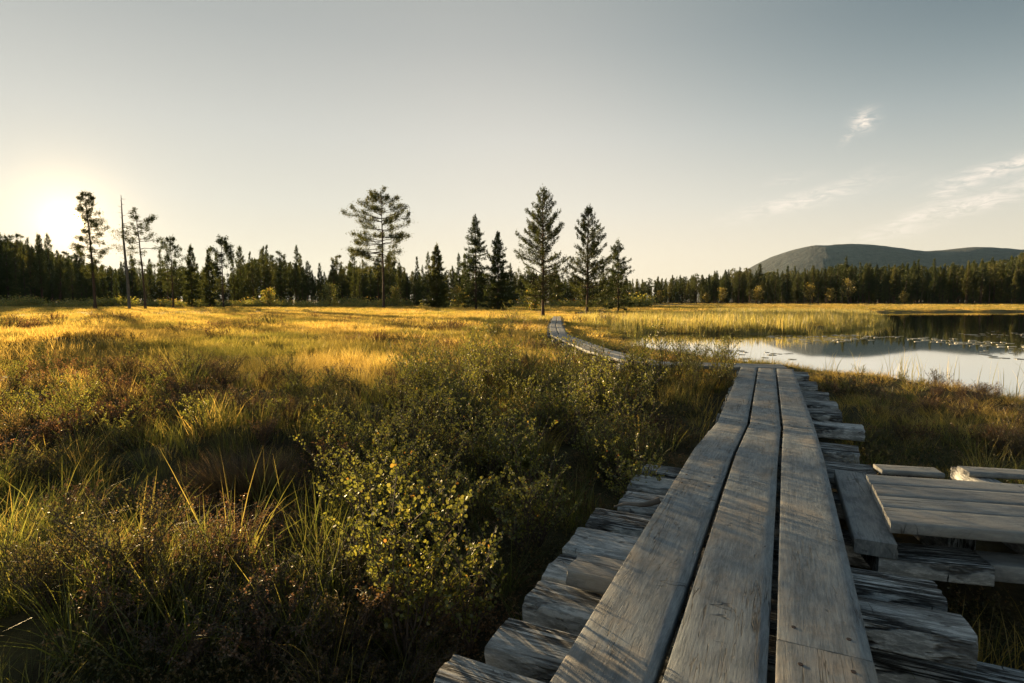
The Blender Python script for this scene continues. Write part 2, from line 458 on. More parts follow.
M['spruce'] = leaf_mat('spruce_needles', [(0, (.030, .045, .018)), (.6, (.065, .085, .028)), (1, (.14, .14, .045))], .34, .03, rand=.6)
M['pine'] = leaf_mat('pine_needles', [(0, (.035, .05, .02)), (.6, (.075, .09, .030)), (1, (.17, .16, .05))], .34, .03, rand=.6)
M['yellow_birch'] = leaf_mat('yellow_birch_leaves', [(0, (.14, .13, .03)), (1, (.36, .28, .06))], .4)
G_STRAW = [(0, (.20, .16, .045)), (.3, (.38, .27, .07)), (.7, (.55, .40, .12)), (1, (.70, .55, .24))]
G_GREEN = [(0, (.07, .10, .022)), (.5, (.17, .19, .04)), (.85, (.26, .24, .06)), (1, (.42, .33, .12))]
M['straw'] = leaf_mat('straw_sedge', G_STRAW, .58, .04, G_GREEN, .20, .3, 1.45, .8)
M['green_grass'] = leaf_mat('green_sedge', G_GREEN, .58, .05, [(0, (.05, .07, .02)), (.6, (.14, .15, .035)), (1, (.42, .32, .10))], .8, .3, 1.35)
M['reed'] = leaf_mat('reed_leaves', [(0, (.12, .13, .04)), (.4, (.24, .24, .07)), (1, (.56, .44, .16))], .58, .04, rand=.3, tboost=1.5)
M['birch_leaf'] = leaf_mat('dwarf_birch_leaves', [(0, (.08, .10, .02)), (.5, (.19, .20, .035)), (.82, (.28, .26, .05)), (.93, (.40, .24, .045)), (1, (.42, .14, .03))], .50, .07, rand=.12, tboost=1.5)
M['heath_leaf'] = leaf_mat('heath_leaves', [(0, (.035, .052, .02)), (.45, (.085, .10, .03)), (.8, (.17, .13, .045)), (1, (.30, .17, .09))], .45, .05,
                           [(0, (.07, .045, .022)), (.5, (.19, .095, .045)), (1, (.38, .20, .11))], .8, .3, patch_amt=.9)
M['rust_leaf'] = leaf_mat('rusty_leaves', [(0, (.05, .035, .02)), (.5, (.13, .075, .04)), (.85, (.28, .16, .10)), (1, (.45, .34, .24))], .4, .06, rand=.3)
M['tussock'] = leaf_mat('tussock_hair', [(0, (.10, .07, .04)), (.5, (.22, .14, .075)), (1, (.36, .25, .14))], .4, .04)
M['lily'] = plain('lily_pad', (.12, .13, .08), (.30, .29, .18), 8, .3, .1)

# ground: wet moss, peat and litter
m, nt, out = new_mat('ground_moss')
b = nt.nodes.new('ShaderNodeBsdfPrincipled'); nt.links.new(b.outputs[0], out.inputs[0])
g = nt.nodes.new('ShaderNodeNewGeometry')
n1 = noise(nt, g.outputs['Position'], .16, 5); n2 = noise(nt, g.outputs['Position'], 2.5, 6, .65); n3 = noise(nt, g.outputs['Position'], 30, 4, .7)
c = ramp(nt, n2, [(.3, (.030, .024, .014)), (.5, (.070, .060, .026)), (.7, (.13, .10, .04))])
cg = ramp(nt, n3, [(.3, (.12, .095, .03)), (.7, (.34, .26, .09))])
ln = nt.nodes.new('ShaderNodeVectorMath'); ln.operation = 'LENGTH'; nt.links.new(g.outputs['Position'], ln.inputs[0])
c = mixc(nt, mth(nt, 'MULTIPLY', smooth(nt, ln.outputs['Value'], 7, 30), smooth(nt, n1, .30, .5, .35, 1)), c, cg)
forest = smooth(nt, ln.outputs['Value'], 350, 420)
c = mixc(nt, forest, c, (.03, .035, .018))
nt.links.new(c, b.inputs['Base Color']); b.inputs['Roughness'].default_value = .95; b.inputs['Specular IOR Level'].default_value = .15
bp = nt.nodes.new('ShaderNodeBump'); bp.inputs['Strength'].default_value = .8; bp.inputs['Distance'].default_value = .03
nt.links.new(n3, bp.inputs['Height']); nt.links.new(bp.outputs[0], b.inputs['Normal'])
M['ground'] = m

m, nt, out = new_mat('lake_water')
b = nt.nodes.new('ShaderNodeBsdfPrincipled')
b.inputs['Base Color'].default_value = (.010, .012, .010, 1); b.inputs['Roughness'].default_value = .035; b.inputs['IOR'].default_value = 3.0
b.inputs['Specular IOR Level'].default_value = 1.0
g = nt.nodes.new('ShaderNodeNewGeometry')
mp_ = nt.nodes.new('ShaderNodeMapping'); mp_.inputs['Scale'].default_value = (.8, 1.6, 1); nt.links.new(g.outputs['Position'], mp_.inputs[0])
wv = noise(nt, mp_.outputs[0], 3.0, 4, .6)
bp = nt.nodes.new('ShaderNodeBump'); bp.inputs['Strength'].default_value = .006; bp.inputs['Distance'].default_value = .02
nt.links.new(wv, bp.inputs['Height']); nt.links.new(bp.outputs[0], b.inputs['Normal'])
gl = nt.nodes.new('ShaderNodeBsdfGlossy'); gl.inputs['Roughness'].default_value = .03; gl.inputs[0].default_value = (.93, .93, .93, 1)
nt.links.new(bp.outputs[0], gl.inputs['Normal'])
fn = nt.nodes.new('ShaderNodeFresnel'); fn.inputs[0].default_value = 1.45; nt.links.new(bp.outputs[0], fn.inputs['Normal'])
mx = nt.nodes.new('ShaderNodeMixShader'); nt.links.new(mth(nt, 'MULTIPLY', fn.outputs[0], 1.9, clamp=True), mx.inputs[0])
b.inputs['Specular IOR Level'].default_value = 0.0
nt.links.new(b.outputs[0], mx.inputs[1]); nt.links.new(gl.outputs[0], mx.inputs[2])
nt.links.new(mx.outputs[0], out.inputs[0]); M['water'] = m

m, nt, out = new_mat('mountain_rock')
b = nt.nodes.new('ShaderNodeBsdfPrincipled'); nt.links.new(b.outputs[0], out.inputs[0])
g = nt.nodes.new('ShaderNodeNewGeometry'); sp_ = nt.nodes.new('ShaderNodeSeparateXYZ'); nt.links.new(g.outputs['Position'], sp_.inputs[0])
n1 = noise(nt, g.outputs['Position'], .004, 7, .65); n2 = noise(nt, g.outputs['Position'], .02, 6, .7)
hz = mth(nt, 'ADD', sp_.outputs[2], mth(nt, 'MULTIPLY', n1, 260.0))
c = mixc(nt, smooth(nt, hz, 300, 460), ramp(nt, n2, [(.3, (.006, .012, .014)), (.7, (.020, .031, .032))]), ramp(nt, n2, [(.35, (.009, .016, .021)), (.7, (.036, .044, .052))]))
nt.links.new(c, b.inputs['Base Color']); b.inputs['Roughness'].default_value = .95
bp = nt.nodes.new('ShaderNodeBump'); bp.inputs['Strength'].default_value = 1; bp.inputs['Distance'].default_value = 45
nt.links.new(n2, bp.inputs['Height']); nt.links.new(bp.outputs[0], b.inputs['Normal'])
M['mountain'] = m

# ------------------------------------------------------------------ ground sheet
def warp(n, lo, hi, k):
    t = np.linspace(np.arcsinh(lo / k), np.arcsinh(hi / k), n)
    return np.sinh(t) * k
gx = warp(460, -5900, 5900, 2.2); gy = warp(520, -60, 5900, 3.5)
X, Y = np.meshgrid(gx, gy)
Z = ground(X, Y)
mb = MB()
nx, ny = len(gx), len(gy)
i = np.arange(ny - 1)[:, None] * nx; j = np.arange(nx - 1)[None]
q = np.stack([i + j, i + j + 1, i + nx + j + 1, i + nx + j], -1).reshape(-1, 4)
mb.add(np.stack([X.ravel(), Y.ravel(), Z.ravel()], 1), q)
tag(mb.build('ground', M['ground'], smooth_=True), kind='structure')

mb = MB()
mb.add([(0, 4.5, WZ), (240, 4.5, WZ), (240, 110, WZ), (0, 110, WZ)], [[0, 1, 2, 3]])
tag(mb.build('lake', M['water']), kind='structure')

# mountains
PROF = [(560, 303), (640, 300), (690, 290), (720, 283), (750, 272), (765, 262.5), (780, 254), (800, 248.5), (820, 246), (850, 244.5), (872, 246), (890, 249), (905, 251.5), (925, 251.5), (950, 249.5),
        (975, 250), (1000, 252.5), (1012, 251), (1030, 249), (1080, 248), (1120, 256), (1180, 275), (1240, 300)]
pxs = np.array([p[0] for p in PROF], float); pys = np.array([p[1] for p in PROF], float)
def mountain(name, Ymid, depth, lo, hi, sh):
    nu, nv = 300, 60
    u = np.linspace(lo, hi, nu); v = np.linspace(-1, 1, nv)
    Uu, Vv = np.meshgrid(u, v)
    Yy = Ymid + Vv * depth
    Xx = (Uu - 512) / F_PX * Ymid
    y0 = np.interp(Uu, pxs, pys)
    el = (301 - y0) / F_PX * Ymid
    k = np.clip(1 - np.abs(Vv) ** 2.2, 0, 1) ** .8
    Zz = el * k * sh + (fbm(Xx / 140 + 3, Yy * 0 + 2, 4) - .5) * 16 * k * (el > 60) + (fbm(Xx / 420, Yy / 420, 5) - .5) * 60 * k * (Vv < -.05) * np.clip(-Vv * 4, 0, 1) + 4 * (fbm(Xx / 60, Yy / 60, 3) - .5) - 6 * (k <= .01)
    mb = MB(); i = np.arange(nv - 1)[:, None] * nu; j = np.arange(nu - 1)[None]
    mb.add(np.stack([Xx.ravel(), Yy.ravel(), Zz.ravel()], 1), np.stack([i + j, i + j + 1, i + nu + j + 1, i + nu + j], -1).reshape(-1, 4))
    return tag(mb.build(name, M['mountain'], smooth_=True), kind='structure')
mountain('mountain', 4200, 900, 560, 1240, 1.0)

# evening haze: one closed box round everything
m, nt, out = new_mat('haze_air')
vp = nt.nodes.new('ShaderNodeVolumePrincipled'); vp.inputs['Density'].default_value = 1.6e-5; vp.inputs['Color'].default_value = (.42, .70, 1, 1)
vp.inputs['Anisotropy'].default_value = .25
nt.links.new(vp.outputs[0], out.inputs['Volume'])
mb = MB()
hv = [(x, y, z) for z in (-3, 480) for x, y in ((-6000, -100), (6000, -100), (6000, 6000), (-6000, 6000))]
mb.add(hv, [[3, 2, 1, 0], [4, 5, 6, 7], [0, 1, 5, 4], [1, 2, 6, 5], [2, 3, 7, 6], [3, 0, 4, 7]])
tag(mb.build('haze', m), kind='stuff', label='thin evening haze in the air')

# ------------------------------------------------------------------ sawn planks and rough timbers
def sweep(path, prof, wob=0.0, seed=0, taper_ends=True, lat_wob=0.0, grain_amp=0.0, ragged=0.0):
    """profile (x, z) points swept along a local polyline path [(x,y,z)]; ends closed"""
    path = np.asarray(path, float); prof = np.asarray(prof, float)
    n, k = len(path), len(prof)
    T = np.gradient(path, axis=0); T[:, 2] = 0; T = unit(T); S_ = np.stack([T[:, 1], -T[:, 0], np.zeros(n)], 1)
    s = np.concatenate([[0], np.cumsum(np.linalg.norm(np.diff(path, axis=0), axis=1))])
    V = np.zeros((n, k, 3))
    for a in range(k):
        px_, pz_ = prof[a]
        lw = (fbm(s * 1.3 + a * .07 + seed * 3.1, np.full(n, seed * 7.7 + (px_ > 0) * 5), 3) - .5) * lat_wob
        gz = (fbm(s * 2.0 + seed, np.full(n, a * 1.9 + seed * 2.3), 3) - .5) * grain_amp
        zz = (fbm(s * .9 + seed * 5.3, np.full(n, seed * 1.7), 2) - .5) * wob
        V[:, a] = path + S_ * (px_ + lw)[:, None]
        V[:, a, 2] += pz_ + gz + zz
    rg = (np.random.default_rng(seed + 99).random((2, k)) - .5) * ragged
    V[0] += -T[0] * rg[0][:, None]; V[-1] += T[-1] * rg[1][:, None]
    i = np.arange(n - 1)[:, None] * k; j = np.arange(k)[None]; j2 = (j + 1) % k
    q = np.stack([i + j, i + k + j, i + k + j2, i + j2], -1).reshape(-1, 4)
    mb = MB(); mb.add(V.reshape(-1, 3), q)
    # end caps
    for e, rev in ((0, 0), (n - 1, 1)):
        idx = np.arange(k); f = idx if rev else idx[::-1]
        mb.add(V[e], [f])
    return mb

def box_prof(w, t, r=.006, top=0.0, nx_=6):
    """rounded rectangle, top surface at z=top"""
    h = w / 2; p = []
    for x in np.linspace(-h + r, h - r, nx_): p.append((x, top))
    p += [(h - r * .3, top - r * .3), (h, top - r), (h, top - t + r), (h - r, top - t), (-h + r, top - t), (-h, top - t + r), (-h, top - r), (-h + r * .3, top - r * .3)]
    return p

def resample(pts, step=.06):
    out_ = []
    for a, b_ in zip(pts[:-1], pts[1:]):
        a = Vector(a); b_ = Vector(b_); n = max(2, int((b_ - a).length / step))
        for t in range(n): out_.append(a.lerp(b_, t / n))
    out_.append(Vector(pts[-1]))
    return out_

def offset_line(pts, off):
    res = []
    for i_, p in enumerate(pts):
        a = pts[max(i_ - 1, 0)]; b_ = pts[min(i_ + 1, len(pts) - 1)]
        d = (Vector(b_) - Vector(a)); d.z = 0; d.normalize()
        res.append(Vector(p) + Vector((d.y, -d.x, 0)) * off)
    return res

def plank(parent, line, off, w, t, seed, name='plank', mat='plank', dz=0.0, **kw):
    """line in world space; built in a frame at its first point with y along the plank"""
    pts = offset_line(line, off)
    a, b_ = pts[0], pts[-1]
    ang_ = math.atan2((b_ - a).y, (b_ - a).x) - math.pi / 2
    inv = Matrix.Rotation(-ang_, 4, 'Z')
    loc = [tuple(inv @ (p - a)) for p in resample(pts)]
    args = dict(wob=.004, lat_wob=.003, grain_amp=.0008, ragged=.003); args.update(kw)
    o = sweep(loc, box_prof(w, t), seed=seed, **args).build(name, M[mat], parent, smooth_=True)
    pl = parent.matrix_world if parent else Matrix()
    o.location = a - (parent.location if parent else Vector()) + Vector((0, 0, dz)); o.rotation_euler = (0, 0, ang_)
    return o

PW, PG = 0.222, 0.020
def lerp_line(line, s0, s1):
    """cut of a polyline between arc lengths"""
    res = []; acc = 0
    for a, b_ in zip(line[:-1], line[1:]):
        L = (b_ - a).length
        lo, hi = max(s0, acc), min(s1, acc + L)
        if hi > lo:
            p, q_ = a.lerp(b_, (lo - acc) / L), a.lerp(b_, (hi - acc) / L)
            if not res: res.append(p)
            res.append(q_)
        acc += L
    return res
Ltot = sum((b_ - a).length for a, b_ in zip(NEAR_LINE[:-1], NEAR_LINE[1:]))
L1 = (B2 - B0).length; L2 = L1 + (B3 - B2).length
sec1 = lerp_line(NEAR_LINE, 0, L2); sec2 = lerp_line(NEAR_LINE, L2 + .01, Ltot)
def s_of_row(row):
    p = P(700, row, ZB); return (p - B0).dot(U)
bw = empty('boardwalk', (B1.x, B1.y, 0)); tag(bw, 'near stretch of weathered grey boardwalk, three wide planks side by side in the foreground', 'boardwalk')
sj = (P(702, 481, ZB) - B0).dot(U)
plank(bw, lerp_line(NEAR_LINE, 0, sj - .003), -(PW + PG), PW, .055, 1)
plank(bw, lerp_line(NEAR_LINE, sj + .003, L2 + .05), -(PW + PG), PW, .055, 12)
plank(bw, lerp_line(NEAR_LINE, 0, L2 - .02), 0, PW + .004, .055, 2)
sj2 = (P(830, 652, ZB) - B0).dot(U)
plank(bw, lerp_line(NEAR_LINE, 0, sj2 - .002), PW + PG, PW, .055, 33)
plank(bw, lerp_line(NEAR_LINE, sj2 + .002, L2), PW + PG, PW, .055, 3)
bw2 = empty('boardwalk', (B3.x, B3.y, 0)); tag(bw2, 'second stretch of three-plank boardwalk, running from the joint to the end by the water', 'boardwalk')
plank(bw2, lerp_line(NEAR_LINE, L2 + .056, Ltot), -(PW + PG), PW, .055, 4)
plank(bw2, lerp_line(NEAR_LINE, L2 - .012, Ltot - .03), 0, PW, .055, 5)
plank(bw2, lerp_line(NEAR_LINE, L2 + .008, Ltot + .03), PW + PG, PW, .055, 6)
nb_ = MB(); th_ = np.arange(8) / 8 * math.tau
nb_.add([(math.cos(a) * .006, math.sin(a) * .006, z_) for z_ in (-.004, .0022) for a in th_], [[i_, (i_ + 1) % 8, 8 + (i_ + 1) % 8, 8 + i_] for i_ in range(8)])
nb_.add([(math.cos(a) * .006, math.sin(a) * .006, .0022) for a in th_], [list(range(8))])
M['rust_iron'] = plain('rusty_iron', (.02, .013, .010), (.07, .04, .03), 60, .7, .2)
nail_me = nb_.mesh('nail'); nail_me.materials.append(M['rust_iron'])
nr = np.random.default_rng(4)
for root_ in (bw, bw2):
    for pl_ in [c_ for c_ in root_.children]:
        ys_ = np.array([v.co.y for v in pl_.data.vertices]); top = ys_.max()
        for yy in (.07, top - .07):
            for xx_ in (-.06, .062):
                # height of the plank there
                near_ = min((v for v in pl_.data.vertices if v.co.z > -.02 + min(0, 0) or True), key=lambda v: (v.co.x - xx_) ** 2 + (v.co.y - yy) ** 2 - .002 * v.co.z)
                c_ = bpy.data.objects.new('nail', nail_me); COL.objects.link(c_); c_.parent = pl_
                c_.location = (xx_ + nr.normal(0, .006), yy + nr.normal(0, .01), near_.co.z)
names = ['short pale boardwalk piece lying crosswise at the far end of the near boardwalk', 'two-plank boardwalk piece half hidden behind the bushes, just past the crosswise piece',
         'middle stretch of narrow boardwalk bending away beside the bushes', 'stretch of narrow boardwalk in the far curve of the path', 'farthest stretch of narrow boardwalk, running up to the trees']
for k_, (a, b_) in enumerate(zip(FAR_LINE[:-1], FAR_LINE[1:])):
    e = empty('boardwalk', (a.x, a.y, 0)); tag(e, names[k_], 'boardwalk')
    d = (b_ - a).normalized()
    a2 = a + d * (.0 if k_ == 0 else .05); b2 = b_ + d * (-.03 if k_ == 0 else .08)
    w = .25
    lift = .003 * k_
    for sgn in (-1, 1):
        plank(e, [a2, b2], sgn * (w / 2 + .012), w, .05, 20 + k_ * 2 + (sgn > 0), dz=lift)
    n = max(2, int((b_ - a).length / 1.6))
    for q_ in range(n):
        c_ = a.lerp(b_, (q_ + .35) / n)
        s_ = Vector((d.y, -d.x, 0))
        plank(e, [c_ - s_ * .36 + Vector((0, 0, -.053)), c_ + s_ * .36 + Vector((0, 0, -.053))], 0, .16, .12, 60 + q_ + k_ * 9, name='sleeper', mat='timber', wob=0, dz=lift)

# rough cross timbers under the near boardwalk
def timber(label, s, width, reach_l, reach_r, ztop, thick, seed, skew=0.0, tilt=0.0, group='weathered cross timbers under the boardwalk', cat='timber', mat='timber', rnd=.014):
    """s: distance along the boardwalk from B1 of its centre; reach: from the centre line to each end"""
    c_ = (B1 + U * s) if s < (B2 - B1).length else (B3 + (B4 - B3).normalized() * (s - (B3 - B1).length))
    d = Matrix.Rotation(skew, 3, 'Z') @ Wv
    a = c_ - d * reach_l; b_ = c_ + d * reach_r
    a.z = ztop + tilt * reach_l; b_.z = ztop - tilt * reach_r
    L = (b_ - a).length
    ang_ = math.atan2(d.y, d.x) - math.pi / 2
    h = width / 2; rr = rnd
    prof = []
    for t_ in np.linspace(-1, 1, 9): prof.append((h * .965 * t_, -rr * abs(t_) ** 5))
    prof += [(h, -rr * 2.2), (h * 1.0, -thick * .55), (h * .98, -thick + .01), (h * .9, -thick), (-h * .9, -thick), (-h * .98, -thick + .01), (-h, -thick * .55), (-h, -rr * 2.2)]
    pts = [(0, t_ * L, (b_.z - a.z) * t_) for t_ in np.linspace(0, 1, max(8, int(L / .035)))]
    o = sweep(pts, prof, seed=seed, wob=.006, lat_wob=.014, grain_amp=.0045, ragged=.014).build('cross_timber', M[mat], None, smooth_=False)
    o.location = a; o.rotation_euler = (0, 0, ang_)
    o.rotation_euler.y = R(((seed * 37) % 9) - 4) * .35
    tag(o, label, cat, group)
    return o

def s_at(px, row, z): return (P(px, row, z) - B1).dot(U)
def d_at(px, row, z): return (P(px, row, z) - B1).dot(Wv)
# left-hand timbers: (outer corner far edge px, row), (near edge row at the same end)
LT = [((458, 647), (431, 681), .31, 'cross timber nearest the camera, its pale cracked end poking out left of the boardwalk'),
      ((513, 609), (489, 643), .30, 'rounded split cross timber second from the camera on the left of the boardwalk'),
      ((541, 577), (524, 603), .285, 'cross timber with a notched corner, third from the camera left of the boardwalk'),
      ((560, 549), (545, 574), .275, 'cross timber lying right under the short stub block left of the boardwalk'),
      ((582, 522), (565, 545), .30, 'broad pale cross timber just beyond the short stub block'),
      ((597, 505), (587, 520), .30, 'knotty cross timber with dark pits, two beyond the stub block'),
      ((627, 488), (621, 503), .30, 'short round cross timber behind the splintered stick'),
      ((637.5, 472), (629, 485), .29, 'cross timber shorter than its neighbours at the edge of the bushes on the left'),
      ((649, 461.5), (642, 470), .28, 'last cross timber in sight on the left before the bushes cover the edge')]
sd = 0
for (fa, fb), (na, nb), z, lab in LT:
    sf, sn = s_at(fa, fb, z), s_at(na, nb, z); sd += 1
    dl = -(d_at(fa, fb, z) + d_at(na, nb, z)) / 2
    timber(lab, (sf + sn) / 2, sf - sn - .018, dl, .30 + .02 * (sd % 3), z, .075 + .015 * (sd % 2), 100 + sd, skew=R([0, 1, -1, 0, 1.5, -1, 0, -1, 1][sd - 1]))
# right-hand timbers
RT = [((931, 580), (951, 607), .335, .07, 'flat broad timber just below the side platform, right of the boardwalk'),
      ((963, 614), (981, 645), .335, .10, 'thick squared timber with a light top, nearest the camera on the right side'),
      ((864, 462), (872, 477), .30, .1, 'timber touching the far corner of the side platform, right of the boardwalk'),
      ((853, 443), (858, 452), .30, .1, 'dark-faced timber with a pale top edge beyond the side platform, right of the boardwalk'),
      ((862, 424), (866, 430), .26, .1, 'long low timber overgrown by herbs to the right of the joint in the boardwalk'),
      ((842, 409), (846, 415), .25, .1, 'timber with a grassy end right of the second boardwalk stretch'),
      ((838, 400), (843, 406), .25, .1, 'split timber reaching out right of the second boardwalk stretch into reddish leaves'),
      ((832, 391), (836, 396), .25, .1, 'grey timber third from the far end, right of the second boardwalk stretch'),
      ((822, 381), (825, 386), .25, .1, 'grey timber second from the far end, right of the second boardwalk stretch'),
      ((815, 371.5), (818, 376), .25, .1, 'grey timber at the very far end, right of the second boardwalk stretch')]
for (fa, fb), (na, nb), z, th, lab in RT:
    sf, sn = s_at(fa, fb, z), s_at(na, nb, z); sd += 1
    dr = (d_at(fa, fb, z) + d_at(na, nb, z)) / 2
    s0 = (sf + sn) / 2
    rl = .12 if s0 < 2.2 else .5
    # keep clear of the left row where both share a place
    timber(lab, s0, abs(sf - sn) - .006, -.36 if sd in (10, 11) else (.0 if s0 < 3 else .40), dr, z, th, 200 + sd, skew=R([3, 3, 0, -2, 1, 0, 2, -2, 1, 0][sd - 10]))
# lower second layer on the right
for px, row, z, w, r_, lab in ((968, 672, .16, .16, .95, 'low dark timber peeping out under the thick squared one'),
                               (905, 505, .17, .20, .60, 'sunken dark timber in the gap between boardwalk and side platform, by the strip board'),
                               (905, 545, .15, .2, .62, 'sunken dark timber in the gap between boardwalk and side platform, nearer the camera')):
    sd += 1
    timber(lab, s_at(px, row, z), w, -.36, r_, z, .11, 300 + sd, skew=R(2))

# the stub block and the splintered stick on the left timbers
sb = s_at(590, 566, .36)
o = timber('short thick stub block resting on the cross timbers, tucked against the boardwalk edge', sb, .155, -d_at(580, 556, .36), -.355 + .0, .37, .062, 401, mat='plank', cat='block', group='', rnd=.004)
o.name = 'stub_block'
mb = MB()
a, b_ = P(614, 507, .325), P(660, 501, .36)
pts = [a.lerp(b_, t) + Vector((0, 0, .008 * math.sin(t * 7))) for t in np.linspace(0, 1, 10)]
tube(mb, [tuple(p) for p in pts], np.linspace(.004, .016, 10), 6)
tag(mb.build('splintered_stick', M['dead_wood'], smooth_=True), 'splintered grey stick wedged between two cross timbers left of the boardwalk', 'stick')

# ------------------------------------------------------------------ side platform
ZP = .395
pd = Vector((math.cos(R(-13.5)), math.sin(R(-13.5)), 0))      # boards run this way
corners = [(865.5, 473.8), (871.5, 483.5), (877.5, 495), (883.5, 507), (890, 523.7)]
plat = empty('side_platform', (P(890, 523, ZP).x, P(890, 523, ZP).y, 0)); tag(plat, 'low side platform of four thick grey boards right of the boardwalk', 'platform')
pts = [P(a, b_, ZP) for a, b_ in corners]
pn = Vector((-pd.y, pd.x, 0))
for k_ in range(4):
    far, nearp = pts[k_], pts[k_ + 1]
    wdt = abs((far - nearp).dot(pn)); c_ = (far + nearp) / 2
    a = c_ + pd * 0.0; b_ = c_ + pd * 2.6
    o = plank(plat, [a, b_], 0, wdt - .009, .046, 500 + k_, mat='board', dz=.003 * (k_ % 2), wob=.002, lat_wob=.004, ragged=.002)
    for v_ in o.data.vertices: v_.co.y -= .205 * v_.co.x
# back boards lying behind it
for (x0, r0), (x1, r1), lab, sdv in (((884, 471.5), (945, 474), 'pale thin board lying behind the back edge of the side platform', 1), ((972, 473.5), (1100, 483), 'pale thin board at the right picture edge behind the side platform', 2)):
    a = P(x0, r0, .37); b_ = a + pd * ((P(x1, r1, .37) - a).dot(pd))
    a += pn * .09; b_ += pn * .09
    o = plank(None, [a, b_], 0, .13, .026, 510 + sdv, name='loose_board', mat='board', wob=0)
    tag(o, lab, 'board')
# strip board under the left ends of the platform, and cross pieces below it
a = P(858, 478, .338); b_ = P(884, 541, .338)
dd = (b_ - a).normalized()
o = plank(None, [a - dd * .12, b_ + dd * .02], .03, .15, .06, 520, name='support_board', mat='board', wob=0); tag(o, 'support board running under the left board ends of the side platform', 'board')
a = P(874, 551, .30); b_ = a + pd * .42
o = plank(None, [a + pn * .10 + pd * .02, b_ + pn * .10], 0, .19, .075, 521, name='support_board', mat='timber', wob=0); o.location.z = .272; tag(o, 'cross board with a split, sticking out below the front corner of the side platform', 'board')
a = P(985, 560, .26)
o = plank(None, [a + pn * .03, a + pn * .03 + pd * 1.4], 0, .14, .07, 523, name='loose_board', mat='board', wob=0); tag(o, 'board with a square end in the dark under the right part of the side platform', 'board')
for k_, px in enumerate((930, 1010)):
    p = P(px, 500, .3)
    a = p - pn * .3; b_ = p + pn * .45
    o = plank(None, [Vector((a.x, a.y, .338)), Vector((b_.x, b_.y, .338))], 0, .12, .24, 540 + k_, name='bearer', mat='timber', wob=0)
    tag(o, ['bearer beam hidden in shade under the middle of the side platform', 'bearer beam hidden in shade under the right side of the platform'][k_], 'beam')

# ------------------------------------------------------------------ conifers
def branch_foliage(mb, path, length, dens, spray, w, seed_r, flat=.5, start=.15, tw=.35, hang=0.0):
    """needle sprays on side twigs along a branch path (n,3)"""
    n = max(3, int(length * dens))
    t = start + (1 - start) * seed_r.random(n) ** .85
    idx = t * (len(path) - 1); i0 = np.clip(idx.astype(int), 0, len(path) - 2); fr = (idx - i0)[:, None]
    base = path[i0] * (1 - fr) + path[i0 + 1] * fr
    d = unit(path[i0 + 1] - path[i0])
    side = unit(np.cross(d, [0, 0, 1.0])) * np.where(seed_r.random(n) < .5, -1, 1)[:, None]
    tl = length * tw * (1.15 - t) * seed_r.uniform(.3, 1, n)
    k = 4
    C, D = [], []
    for q_ in range(k):
        f_ = (q_ + seed_r.random(n)) / k
        tip = base + (side * .8 + d * .6) * (tl * f_)[:, None]
        tip[:, 2] += seed_r.normal(0, 1, n) * spray * flat - hang * tl * f_
        C.append(tip)
        D.append(unit(side * .5 + d * .8 + seed_r.normal(0, .45, (n, 3))))
    C = np.concatenate(C); D = np.concatenate(D)
    N = seed_r.normal(0, 1, C.shape); N[:, 2] += .8
    cards(mb, C, D, N, spray * seed_r.uniform(.6, 1.3, len(C)), w, 4, seed_r.random(len(C)))

